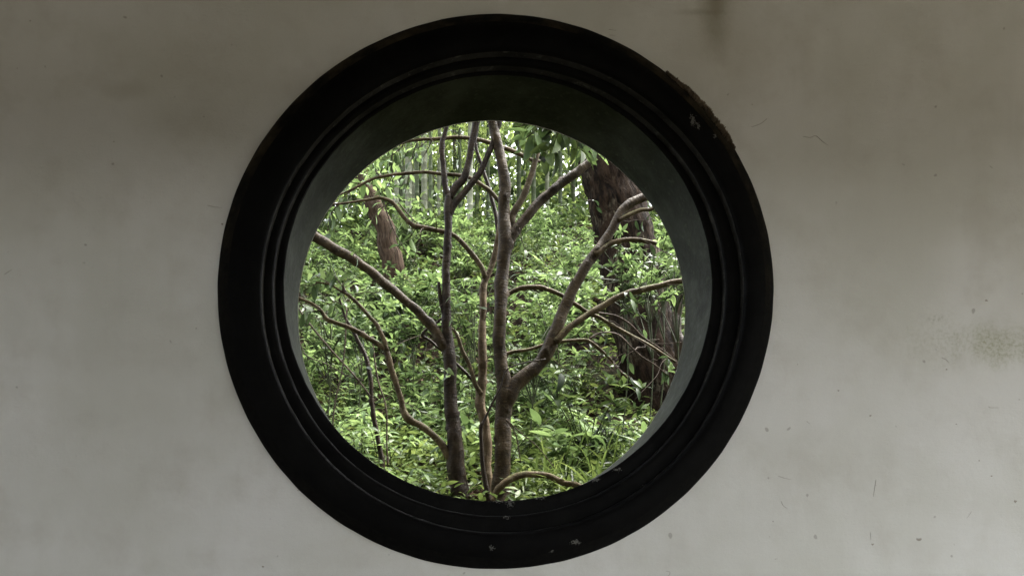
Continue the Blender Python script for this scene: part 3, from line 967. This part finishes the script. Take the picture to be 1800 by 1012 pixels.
# leaves of the front trees
for i, (path, n, lf, dy) in enumerate([
    ([(975, 150), (960, 190), (945, 225), (920, 246)], 9, .125, -.25),
    ([(985, 150), (985, 200), (980, 235), (972, 268)], 11, .125, -.25),
    ([(1000, 160), (1004, 205), (1010, 235), (1016, 262)], 11, .12, -.22),
    ([(965, 150), (945, 185), (930, 212), (908, 226)], 9, .115, -.2),
    ([(985, 170), (968, 215), (955, 250), (950, 274)], 9, .12, -.2),
    ([(1010, 160), (1025, 210), (1036, 240), (1042, 262)], 10, .11, -.15),
    ([(990, 150), (1000, 190), (1020, 230), (1034, 280)], 8, .1, -.1)]):
    leafy_twig(tr, path, YT + dy, 1.4, n + 4, lf * 1.12, M_LF_FRESH if i in (0, 5, 6) else M_LF_DARK, 100 + i, .3, wr=.36, spread=.85)
leafy_twig(tr, [(913, 400), (918, 425), (924, 440)], YT - .05, .9, 2, .085, M_LF_MID, 120, 1.4)
leafy_twig(tr, [(979, 605), (984, 640), (986, 655)], YT - .05, .9, 1, .12, M_LF_DARK, 121, 1.4)
for i, (path, n, lf) in enumerate([
    ([(690, 352), (664, 372), (652, 392), (648, 420)], 5, .07),
    ([(720, 304), (716, 322), (712, 340)], 5, .07), ([(690, 308), (680, 330), (668, 342)], 6, .075),
    ([(650, 318), (630, 322), (606, 318)], 7, .075), ([(628, 330), (606, 344), (588, 366), (580, 384)], 8, .085),
    ([(600, 356), (584, 372), (576, 392), (580, 410)], 6, .085), ([(668, 310), (655, 296), (640, 292)], 7, .07),
    ([(735, 246), (728, 264), (722, 284)], 6, .065), ([(712, 250), (694, 270), (672, 282)], 7, .07), ([(690, 260), (672, 262), (650, 285)], 7, .07),
    ([(760, 245), (752, 262), (744, 276)], 5, .06), ([(800, 244), (798, 264), (806, 280)], 4, .06), ([(733, 398), (724, 412), (716, 424)], 5, .08),
    ([(705, 372), (712, 386), (718, 402)], 5, .085), ([(760, 304), (764, 320), (760, 334)], 4, .06)]):
    leafy_twig(tr if i not in (12, 13) else tm, path, YT + .12, 1.2, n, lf, M_LF_MID if i % 3 else M_LF_FRESH, 140 + i, .9, wr=.38)
for i, (path, n, lf) in enumerate([
    ([(700, 356), (720, 380), (740, 405), (730, 450), (725, 465)], 3, .05), ([(672, 350), (690, 400), (712, 440), (735, 470)], 3, .05)]):
    leafy_twig(tm, path, YT + .1, 1.3, n, lf, M_LF_DARK, 170 + i, .9)
for i, (path, n, lf) in enumerate([
    ([(560, 546), (546, 548), (534, 550)], 4, .09), ([(524, 523), (530, 535), (538, 545)], 4, .1), ([(583, 500), (565, 490), (548, 480)], 6, .08),
    ([(612, 518), (600, 500), (585, 482)], 6, .085), ([(640, 588), (644, 600), (652, 608)], 3, .07), ([(560, 496), (548, 502), (534, 500)], 5, .08)]):
    leafy_twig(tl, path, YT, 1.2, n, lf, M_LF_MID, 180 + i, .8)
# fine side twigs
rt = np.random.default_rng(55)
pool = [(p, rw) for p, rw, nm in LIMBS if p in (tl, tr, tm) and nm in ("branch", "trunk", "twig")]
for i in range(70):
    p, rw = pool[int(rt.integers(0, len(pool)))]
    k = int(rt.uniform(.3, .98) * (len(rw) - 2)) + 1
    q = rw[k, :3]
    tg = unit(rw[k + 0, :3] - rw[k - 1, :3])
    d = unit(tg * .5 + unit(rt.normal(0, 1, 3)) + np.array([0, 0, .25]))
    ln = rt.uniform(.08, .34)
    bend = rt.normal(0, .25, 3)
    pts = np.array([np.append(q + d * ln * t + bend * ln * t * t + rt.normal(0, .008, 3) * (t > 0), .0026 * (1 - .65 * t)) for t in (0, .25, .5, .75, 1)])
    o, rr = tube_obj("twig", pts, M_TWIG, p, 5, .05, .02)
    n = int(rt.integers(0, 6))
    if n:
        L = Leaves("oval")
        for m in range(n):
            kk = int(np.clip((1 - m * .16) * (len(rr) - 1), 1, len(rr) - 1))
            LL = rt.uniform(.045, .085)
            L.add(rr[kk, :3], unit(rr[kk, :3] - rr[kk - 1, :3]) * .5 + unit(rt.normal(0, 1, 3)) * .8 + np.array([0, 0, -.25]), LL, LL * .36, rt.normal(0, .5))
        leaf_objects(L, M_LF_MID, o, 3000 + i)
# crowns above the frame
for i in range(18):
    t, cx = [(tl, 800), (tr, 870), (tm, 880)][i % 3]
    x = cx + rng.normal(0, 130); y = rng.uniform(-60, 110)
    leafy_twig(t, [(cx + (x - cx) * .3, y + 60), (x, y), (x + rng.normal(0, 25), y + 25)], YT + rng.normal(0, .25), 1.6, 9, .1, M_LF_MID, 300 + i, .8)

# --- sapling and hanging vines at the left
sp = empty("slim_sapling", P(672, 815, 2.3))
tag(sp, "slim dark sapling with a bare leaning stem near the lower frame", "sapling")
tube_obj("trunk", px_rows([(674, 830, 5), (671, 806, 4.6), (664, 770, 4), (657, 730, 4), (653, 700, 3.8), (652, 678, 3.8), (649, 655, 3.8), (645, 633, 4), (638, 615, 3.8), (631, 602, 3.6), (620, 580, 3), (607, 558, 2.6), (600, 535, 2), (594, 515, 1.6)], 2.3), M_BARK_D, sp, 8, .07)
for i, (path, n) in enumerate([([(607, 558), (614, 540), (626, 530)], 4), ([(645, 633), (632, 640), (622, 652)], 3), ([(600, 535), (588, 530), (578, 536)], 5), ([(596, 518), (606, 505), (622, 500)], 5)]):
    leafy_twig(sp, path, 2.3, 1, n, .08, M_LF_MID, 220 + i)
for lab, path in [("dark thin vine slanting down to the slim sapling", [(524, 540, 1.4), (535, 557, 1.6), (556, 584, 1.6), (583, 616, 1.6), (603, 638, 1.5), (621, 658, 1.5), (637, 677, 1.4), (651, 696, 1.4)]),
                  ("dark thin vine hanging upright across the slanting vine", [(609, 540, 1.1), (608, 578, 1.2), (605, 620, 1.2), (600, 658, 1.2), (592, 692, 1.3), (587, 722, 1.2), (584, 760, 1.2)]),
                  ("thin twisting stem just beside the sapling's trunk", [(682, 820, 1.6), (680, 780, 1.5), (680, 735, 1.5), (676, 705, 1.5), (666, 675, 1.4), (661, 650, 1.4), (657, 620, 1.3), (655, 590, 1.1)]),
                  ("fine pale tendril curving low across the slanting vine", [(526, 600, .7), (540, 625, .8), (575, 640, .8), (610, 660, .8), (640, 668, .7)])]:
    o, _ = tube_obj("hanging_vine", px_rows(path, 2.15 if "upright" in lab else 2.25), M_TWIG, None, 6, .05)
    tag(o, lab, "vine")

# --- the big trunk
bt = empty("large_tree", P(1182, 800, 5.0))
tag(bt, "massive old tree with rough dark fissured bark, its trunk leaning inward", "tree")
rows = catmull(px_rows([(1205, 850, 95), (1186, 790, 76), (1166, 720, 63), (1148, 650, 57), (1130, 575, 54), (1112, 490, 52), (1096, 410, 52), (1078, 330, 49), (1060, 255, 46), (1045, 190, 44), (1025, 90, 42), (1000, -60, 38)], 5.0), .05)
v, f, uv = tube_geo(rows, 110, .05, 5)
r9 = np.random.default_rng(11)
ax = np.repeat(np.vstack([rows[:1], rows, rows[-1:]])[:, :3], 111, 0)
uu, lv = uv[:, 0] * 2 * math.pi, uv[:, 1]
w1 = np.sin(lv * 2.3) * 1.2 + np.sin(lv * 5.9 + 1) * .5
fis = -np.abs(np.sin(uu * 9 + w1)) ** .5 * .6 - np.abs(np.sin(uu * 15 - w1 * 1.3 + np.sin(lv * 8) * .7)) ** .5 * .4 + np.sin(lv * 19 + np.sin(uu * 6) * 2) * .18 + r9.normal(0, .10, len(uu))
fis[uv[:, 0] > .999] = fis[uv[:, 0] < .001]
v = ax + (v - ax) * (1.02 + .055 * fis)[:, None]
o0 = np.array(bt.location)
link("trunk", mesh_arrays("trunk", v - o0, f, [M_BIGBARK], uv=uv), bt)
tube_obj("vine_stem", px_rows([(1197, 470, 6), (1194, 520, 7), (1190, 560, 8), (1190, 590, 10), (1198, 615, 12), (1205, 660, 10), (1200, 720, 8)], 4.4), M_BARK_D, bt, 10)

# --- the leaning red-brown trunk on the bank
lt = empty("leaning_tree", P(700, 520, 6.6))
tag(lt, "leaning reddish-brown trunk on the bank before the bamboo", "tree")
tube_obj("trunk", px_rows([(735, 620, 23), (715, 552, 22), (698, 494, 20.5), (689, 462, 19.5), (682, 430, 18), (674, 396, 16.5), (664, 374, 15.5), (656, 360, 15), (645, 335, 13), (632, 300, 11.5), (618, 262, 10.5), (600, 210, 9.5), (575, 140, 8)], 6.6), M_REDBARK, lt, 16, .025, .06)
r9 = np.random.default_rng(12)
L = Leaves("oval")
for i in range(420):
    q = P(r9.normal(628, 55), r9.normal(285, 48), 6.4 + r9.normal(0, .6))
    b = r9.random() * 6.28
    L.add(q, (math.cos(b), math.sin(b), r9.normal(-.2, .4)), .11 * (.7 + .6 * r9.random()), .042, r9.normal(0, .5))
v, f = L.geo(3)
tag(link("crown", mesh_arrays("crown", v - np.array(lt.location), f, [M_LF_FRESH]), lt), kind="stuff")


# ------------------------------------------------------------------ bamboo grove
def culm_geo(h, r0, lean, seed):
    r = np.random.default_rng(seed)
    rows, z = [], 0.0
    k = 0
    while z < h:
        t = z / h
        rad = r0 * (1 - .55 * t)
        x = lean * h * t * t
        seg = .22 + .16 * min(1, t * 4)
        for dz, s in ((0, 1.0), (.012, 1.16), (.026, 1.0), (.05, .97)):
            rows.append((x, 0, z + dz, rad * s))
        z += seg; k += 1
    return tube_geo(np.array(rows), 9, 0.0, seed, cap=False)


bl = []
for (px, d, rp) in [(697, 13.4, 4.2), (705, 14.6, 4.4), (718, 13.0, 6.4), (727, 15.2, 4.6), (733, 12.6, 4.4), (746, 13.8, 5.6), (757, 12.4, 3.8), (771, 15.0, 3.6), (809, 14.2, 3.6), (826, 12.8, 5.4), (748, 16.5, 5), (800, 16.6, 4), (688, 15.5, 4), (664, 14.4, 4.2), (641, 13.6, 3.6), (615, 14.8, 4), (838, 15.8, 3.8), (858, 14.4, 3.4), (912, 15.4, 4), (938, 14.6, 4.2), (962, 16.2, 4), (985, 15.2, 3.6), (1008, 16.8, 4), (585, 15.6, 4), (560, 14.2, 4), (1040, 15.0, 4.2), (1130, 15.4, 4), (1160, 16.0, 4), (782, 17.2, 4), (738, 17.8, 4.2), (712, 17.6, 4.2)]:
    bl.append((px, d, rp))
wide = sorted(b[2] for b in bl)[-3:]
for i, (px, d, rp) in enumerate(bl):
    r = np.random.default_rng(500 + i)
    Y = d - CAM_D
    x = (px - FX) / FPX * d
    base = (x, Y, float(gz(x, Y)) - .05)
    root = empty("bamboo", base)
    if rp == 6.4: lab = "stoutest blue-grey bamboo stem above the leaning trunk"
    elif px == 826: lab = "pale bamboo stem standing alone just beyond the forked trunk"
    elif px == 746: lab = "pale ringed bamboo stem second in thickness of the grove"
    else: lab = ("pale " if i % 5 == 0 or px in (727, 771) else "dark green ") + ("bamboo stem left of the leaning trunk" if px < 670 else "bamboo stem close behind the leaning trunk" if px < 712 else "bamboo stem between the leaning trunk and the forked trunk" if px < 785 else "bamboo stem beyond the forked tree's upper branches" if px < 870 else "bamboo stem behind the hanging leaf cluster" if px < 1020 else "bamboo stem behind the massive trunk")
    tag(root, lab, "bamboo", "bamboo stems of the grove")
    h = 7.5 + 2 * r.random()
    v, f, uv = culm_geo(h, rp * d / FPX, r.normal(0, .03), 600 + i)
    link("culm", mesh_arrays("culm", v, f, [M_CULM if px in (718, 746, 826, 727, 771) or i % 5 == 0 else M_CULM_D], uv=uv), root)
    L = Leaves("lance")
    for k in range(240):
        z = r.uniform(2.4, h) if k % 5 else r.uniform(1.6, 3.4)
        b, ro = r.random() * 6.28, abs(r.normal(0, .75)) + .08
        q = np.array([math.cos(b) * ro, math.sin(b) * ro, z + r.normal(0, .1) - ro * .15])
        for m in range(4):
            bb = r.random() * 6.28
            L.add(q + r.normal(0, .05, 3), (math.cos(bb), math.sin(bb), r.normal(-.55, .35)), .17 * (.7 + .6 * r.random()), .028, r.normal(0, .5))
    v, f = L.geo(i)
    tag(link("foliage", mesh_arrays("foliage", v, f, [M_LF_BAMBOO]), root), kind="stuff")

# far wood that closes the view behind the bamboo
r = np.random.default_rng(77)
n = 44000
L = Leaves("oval")
Yd = r.uniform(14.5, 24, n)
Xd = r.uniform(-7, 10, n)
Zd = gz(Xd, Yd) + np.abs(r.normal(0, 1, n)) * 1.0 + r.random(n) ** 1.3 * 5.5
keep = np.sin(Xd * 1.9 + Zd * .8) + np.sin(Zd * 1.7 - Xd * .9 + 1) + r.normal(0, .9, n) > -0.9
for x, y, z in zip(Xd[keep], Yd[keep], Zd[keep]):
    b = r.random() * 6.28
    s = .26 * (.6 + .8 * r.random())
    L.add((x, y, z), (math.cos(b), math.sin(b), r.normal(-.3, .5)), s, s * .42, r.normal(0, .7))
v, f = L.geo(9)
mi = (np.random.default_rng(5).random(len(v)) < .42)[f.min(1) // 14 * 14].astype(int)
tag(link("distant_wood", mesh_arrays("distant_wood", v, f, [M_LF_BAMBOO, M_LF_MID], mi)), "bright sunlit wood beyond the bamboo grove", "wood", kind="stuff")

# ------------------------------------------------------------------ undergrowth
def zone(px, py):
    if px < 655: h = "left of the slim sapling"
    elif px < 785: h = "between the slim sapling and the forked trunk"
    elif px < 900: h = "behind the three central trunks"
    elif px < 1050: h = "beyond the thick curved limb"
    else: h = "in front of the massive rough trunk"
    return h


def row_of(Y):
    return "close to the sill" if Y < 2.6 else "some way up the slope" if Y < 3.6 else "halfway up the slope"


def tone(x, y):
    """Dark, mid and fresh leaf colours spread in drifts."""
    t = math.sin(x * 2.1 + y * 2.9) + .8 * math.sin(x * 4.3 - y * 1.7 + 2) + (.5 if x < 0 and y < 3 else 0)
    return M_LF_FRESH if t > .35 else M_LF_MID if t > -.55 else M_LF_DARK


def near_plants():
    r = np.random.default_rng(21)
    count = 0
    cells = []
    for Y in np.arange(1.95, 4.4, .34):
        d = Y + CAM_D
        x0, x1 = (505 - FX) / FPX * d - .1, (1225 - FX) / FPX * d + .1
        for x in np.arange(x0, x1, .36):
            cells.append((x + r.normal(0, .08), Y + r.normal(0, .09)))
    for (x, y) in cells:
        px, py = proj((x, y, float(gz(x, y))))
        z = float(gz(x, y))
        # the foot of the trunks stays bare
        if y < 2.35 and 760 < px < 930: continue
        if px > 1070 and y > 2.75: continue      # the massive trunk shows down to its foot here
        if abs(x - P(1182, 800, 5.0)[0]) < .4 and y > 4.3: continue
        seed = int(r.integers(1, 10**6)); q = np.random.default_rng(seed)
        u = r.random()
        if px > 930 and px < 1110 and y < 2.9:
            kind = "grass" if u < .62 else ("whorl" if u < .85 else "cane")
        elif px < 760:
            kind = "frond" if u < (.55 if y < 3.3 else .3) else ("cane" if u < .68 else ("whorl" if u < .85 else "grass"))
        else:
            kind = "whorl" if u < .40 else ("cane" if u < .65 else ("grass" if u < .82 else "frond"))
        if kind == "whorl":
            LS = plant_whorl(q, q.uniform(.22, .42), 5, q.uniform(.06, .145), 6, .8, 2)
            mat = tone(x, y)
            nm, lb, ct = "evergreen_shrub", "glossy whorled shrub " + zone(px, py) + ", " + row_of(y), "shrub"
        elif kind == "frond":
            LS = plant_frond(q, q.uniform(.24, .40), 5, q.uniform(.075, .125), 6)
            mat = M_LF_FRESH
            nm, lb, ct = "fern", "pale feathery fern " + zone(px, py) + ", " + row_of(y), "fern"
        elif kind == "cane":
            LS = plant_cane(q, q.uniform(.28, .45), 5, q.uniform(.09, .16), 9, .19)
            mat = tone(x, y)
            nm, lb, ct = "leafy_plant", "narrow-leaved plant " + zone(px, py) + ", " + row_of(y), "plant"
        else:
            LS = plant_grass(q, q.uniform(.24, .38), 34, .015)
            mat = M_LF_GRASS
            nm, lb, ct = "grass_clump", "arching grass clump " + zone(px, py) + ", " + row_of(y), "grass"
        plant_things(nm, lb, ct, ct + " plants of the near undergrowth", LS, mat, (x, y, z), seed)
        count += 1
    return count


near_plants()

# strap-leaved clumps by the sill at the lower right
for i, (px, py, Y, h) in enumerate([(945, 878, 2.05, .26), (985, 872, 2.05, .30), (1030, 862, 1.85, .32), (1060, 848, 1.85, .34), (1085, 826, 1.9, .36), (1000, 840, 2.25, .38), (1045, 822, 2.3, .4), (960, 845, 2.3, .36), (1075, 800, 2.5, .38), (925, 862, 2.1, .28)]):
    b = P(px, py, Y)
    q = np.random.default_rng(870 + i)
    z = float(gz(b[0], Y))
    where = ["just right of the trunk's foot", "behind the middle of the low arched branch", "beside the tip of the low arched branch", "at the sill beyond the low arched branch", "highest along the lower right sill",
             "behind the low arched branch's tip", "second highest above the lower right sill", "behind the low arched branch near the trunk", "farthest up the lower right sill edge", "hugging the spreading tree's trunk"][i]
    plant_things("grass_clump", "strap-leaved grass clump " + where, "grass", "strap-leaved grass by the sill", plant_grass(q, h, 42, .014), M_LF_GRASS, (b[0], Y, z), 880 + i)

# taller shrubs that stand out in the photo: pixel of the top, depth, size
TALL = [
    (1150, 440, 3.6, "leafy evergreen shrub before the massive trunk, its top under the broken pale twig", .62, 14, .085, M_LF_MID),
    (1085, 445, 3.1, "airy evergreen shrub crossing the massive trunk just below the thick limb's fork", .6, 12, .085, M_LF_MID),
    (1130, 475, 2.9, "evergreen shrub with bright young whorls at the middle of the massive trunk", .6, 12, .085, M_LF_FRESH),
    (1175, 455, 3.2, "evergreen shrub touching the window edge above the long pale limb", .6, 12, .085, M_LF_MID),
    (960, 480, 4.0, "bright yellow-green shrub above the arched pale branch", .6, 12, .10, M_LF_FRESH),
    (925, 560, 3.2, "dark shrub under the arched pale branch", .5, 12, .08, M_LF_DARK),
    (620, 455, 3.4, "broad-leaved shrub under the long slanting limb", .6, 12, .10, M_LF_MID),
    (565, 470, 3.0, "broad-leaved shrub by the window edge under the slanting limb", .6, 10, .10, M_LF_MID),
    (715, 480, 4.2, "pale shrub at the foot of the leaning trunk", .6, 12, .11, M_LF_FRESH),
    (1030, 670, 2.6, "glossy large-leaved shrub low beneath the thick curved limb", .4, 8, .11, M_LF_DARK),
    (662, 462, 5.4, "pale shrub half hiding the lower side of the leaning trunk", .6, 12, .12, M_LF_MID),
    (700, 466, 5.6, "loose shrub covering the very foot of the leaning trunk", .6, 12, .12, M_LF_FRESH),
    (742, 478, 5.6, "dark shrub beside the bare patch below the bamboo", .6, 10, .12, M_LF_DARK),
    (820, 470, 4.4, "fresh green shrub seen between the forked trunk and the thin stem", .6, 10, .11, M_LF_FRESH),
]
for i, (px, py, Y, lab, h, st, lf, mat) in enumerate(TALL):
    top = P(px, py, Y)
    gzv = float(gz(top[0], Y))
    hh = top[2] - gzv
    q = np.random.default_rng(900 + i)
    LS = plant_whorl(q, max(hh, .3), int(st * 1.7), lf * .82, 7, .42 / max(hh, .4), 3 if px < 1070 else 2, .36, .62 if px < 1070 else .84, (.5 if px < 1070 else .72) if hh > .7 else 0)
    plant_things("evergreen_shrub", lab, "shrub", "taller shrubs of the undergrowth", LS, mat, (top[0], Y, gzv), 950 + i)

# shrubs farther up the bank: a few kinds, copied
protos = {0: [], 1: []}
for k in range(16):
    q = np.random.default_rng(1000 + k)
    hi = k >= 8                      # the upper bank carries darker, finer growth
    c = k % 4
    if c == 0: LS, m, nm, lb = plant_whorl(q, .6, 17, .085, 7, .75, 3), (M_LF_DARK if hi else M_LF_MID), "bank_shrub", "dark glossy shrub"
    elif c == 1: LS, m, nm, lb = plant_frond(q, .5, 12, .085, 10), (M_LF_MID if hi else M_LF_FRESH), "bank_fern", "feathery fern"
    elif c == 2: LS, m, nm, lb = plant_cane(q, .72, 13, .125, 14, .17), (M_LF_MID if hi else M_LF_FRESH), "bank_plant", "narrow-leaved plant"
    else: LS, m, nm, lb = plant_whorl(q, .7, 16, .095, 7, .8, 3), M_LF_FRESH, "bank_shrub", "light green shrub"
    protos[int(hi)].append((nm, lb, plant_mesh(nm, LS, m, 1100 + k)))
r = np.random.default_rng(31)
for Y in np.arange(4.3, 9.6, .46):
    d = Y + CAM_D
    x0, x1 = (500 - FX) / FPX * d - .3, (1230 - FX) / FPX * d + .3
    for x in np.arange(x0, x1, .50):
        xx, yy = x + r.normal(0, .13), Y + r.normal(0, .13)
        z = float(gz(xx, yy))
        px, py = proj((xx, yy, z))
        if 985 < px < 1035 and 405 < py < 450:    # bare red earth on the bank
            continue
        bx = P(1182, 800, 5.0)[0]
        if abs(xx - (bx - .3)) < .45 and 4.5 < yy < 5.6: continue
        if px > 1060 and yy < 4.9: continue
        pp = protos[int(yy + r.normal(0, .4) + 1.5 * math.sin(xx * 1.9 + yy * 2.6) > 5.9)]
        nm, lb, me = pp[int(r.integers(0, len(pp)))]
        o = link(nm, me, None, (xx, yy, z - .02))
        o.rotation_euler = (r.normal(0, .08), r.normal(0, .08), r.random() * 6.28)
        s = r.uniform(.7, 1.15)
        o.scale = (s, s, s * r.uniform(.85, 1.1))
        side = "on the bank at the far window edge" if px < 590 else "on the bank just left of the leaning trunk" if px < 665 else "on the bank below the leaning trunk" if px < 735 else "on the bank behind the forked trunk" if px < 820 else "on the bank behind the thin middle stem" if px < 880 else "on the bank close beyond the spreading tree" if px < 960 else "on the bank behind the thick curved limb" if px < 1080 else "on the bank behind the massive trunk"
        tag(o, ("low " if yy < 5.6 else "mid-slope " if yy < 7.6 else "high-standing ") + lb + " " + side, nm.split("_")[1], "plants up the bank")

# the mass of low growth under the bamboo
r = np.random.default_rng(51)
L = Leaves("lance")
for i in range(16000):
    y = r.uniform(9.3, 18)
    d = y + CAM_D
    x = r.uniform((470 - FX) / FPX * d, (1260 - FX) / FPX * d)
    b = r.random() * 6.28
    s = .15 * (.6 + .8 * r.random())
    L.add((x, y, float(gz(x, y)) + abs(r.normal(0, .2)) * (1 + .6 * math.sin(x * 2.3 + y))), (math.cos(b), math.sin(b), r.normal(-.1, .5)), s, s * .26, r.normal(0, .5))
# and its spread to either side of what the window frames
for i in range(22000):
    y = r.uniform(1.0, 10)
    d = y + CAM_D
    x = r.uniform((560 - FX) / FPX * d - 3.2, (560 - FX) / FPX * d - .45) if i % 2 else r.uniform((1170 - FX) / FPX * d + .45, (1170 - FX) / FPX * d + 3.2)
    b = r.random() * 6.28
    s = .12 * (.6 + .8 * r.random())
    hump = .25 + .25 * math.sin(x * 5.1 + y * 2) * math.sin(y * 4.3 - x)
    L.add((x, y, float(gz(x, y)) + abs(r.normal(0, hump))), (math.cos(b), math.sin(b), r.normal(.1, .4)), s, s * .3, r.normal(0, .5))
v, f = L.geo(5)
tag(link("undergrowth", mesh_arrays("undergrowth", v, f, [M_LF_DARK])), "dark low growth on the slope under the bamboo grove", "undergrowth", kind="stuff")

# ground cover and litter
r = np.random.default_rng(41)
L = Leaves("lance")
for i in range(20000):
    y = r.uniform(1.5, 11) if i % 3 else r.uniform(1.5, 4)
    d = y + CAM_D
    x = r.uniform((480 - FX) / FPX * d - .3, (1250 - FX) / FPX * d + .3)
    z = float(gz(x, y))
    px, py = proj((x, y, z))
    if (980 < px < 1040 and 395 < py < 470): continue
    if y < 2.3 and 785 < px < 905 and r.random() < .6: continue
    b = r.random() * 6.28
    s = (.06 + .008 * y) * (.7 + .8 * r.random())
    L.add((x, y, z + abs(r.normal(0, .06))), (math.cos(b), math.sin(b), r.normal(.4, .4)), s, s * .32, r.normal(0, .5))
v, f = L.geo(1)
tag(link("ground_cover", mesh_arrays("ground_cover", v, f, [M_LF_GRASS])), "low green ground cover over the hillside", "ground cover", kind="stuff")
L = Leaves("oval")
for i in range(9000):
    y = r.uniform(1.2, 13) if i % 3 else r.uniform(1.3, 2.6)
    d = y + CAM_D
    x = r.uniform((500 - FX) / FPX * d, (1230 - FX) / FPX * d)
    b = r.random() * 6.28
    s = .075 * (.6 + .7 * r.random())
    L.add((x, y, float(gz(x, y)) + .012 + .01 * r.random()), (math.cos(b), math.sin(b), r.normal(0.1, .2)), s, s * .4, r.normal(0, .6))
v, f = L.geo(2)
tag(link("leaf_litter", mesh_arrays("leaf_litter", v, f, [M_LITTER])), "brown fallen leaves on the soil", "leaf litter", kind="stuff")

# ------------------------------------------------------------------ bits stuck on the plaster
marks = [
    [(1348, 209), (1338, 217), (1326, 222), (1320, 223)], [(1412, 240), (1424, 242), (1434, 239), (1445, 248), (1456, 256)],
    [(8, 482), (14, 478), (21, 474)], [(365, 361), (378, 364), (390, 365)], [(1655, 628), (1663, 632), (1668, 637)],
    [(1418, 740), (1424, 745)], [(1738, 714), (1741, 716), (1758, 716)], [(1373, 880), (1377, 888), (1385, 894)], [(1368, 836), (1380, 840), (1391, 842)],
    [(1540, 842), (1537, 860), (1535, 872)], [(1530, 935), (1531, 948)], [(1171, 1003), (1177, 1004), (1177, 1009), (1173, 1012)],
    [(1070, 52), (1083, 54)], [(1072, 62), (1082, 63)], [(1362, 982), (1367, 981)], [(1708, 898), (1700, 910)], [(775, 34), (788, 33)], [(842, 29), (850, 26), (866, 28)], [(1740, 292), (1745, 296)]]
for mk in marks:
    pts = np.array([[*P(a, b, -0.0008)[[0, 1, 2]], 0.0007] for a, b in mk])
    pts[-1, 3] = .0003
    rows = catmull(pts, .004)
    v, f, uv = tube_geo(rows, 5, 0.1, 1)
    link("straw_bit", mesh_arrays("straw_bit", v, f, [M_MARK]), WALL)
for (px, py, s) in [(53, 37, 2), (200, 249, 2), (1322, 184, 2), (462, 995, 3), (524, 861, 2), (1534, 956, 4), (1734, 528, 4), (1785, 880, 5), (1721, 809, 2.5), (1359, 916, 2), (1664, 649, 2.5), (1402, 640, 1.5), (345, 577, 2), (1681, 745, 2), (1474, 686, 3), (1530, 730, 3), (1743, 836, 3), (1615, 948, 7), (391, 394, 3)]:
    c = P(px, py, 0)
    k = CAM_D / FPX * s
    q = np.random.default_rng(px)
    a = np.linspace(0, 6.28, 9)[:-1]
    rr = k * q.uniform(.5, 1.2, 8)
    v = np.concatenate([[[c[0], -.0016, c[2]]], np.stack([c[0] + rr * np.cos(a), np.full(8, .0004), c[2] + .7 * rr * np.sin(a)], -1)])
    f = np.array([(0, 1 + i, 1 + (i + 1) % 8) for i in range(8)])
    link("speck", mesh_arrays("speck", v, f, [M_MARK]), WALL)
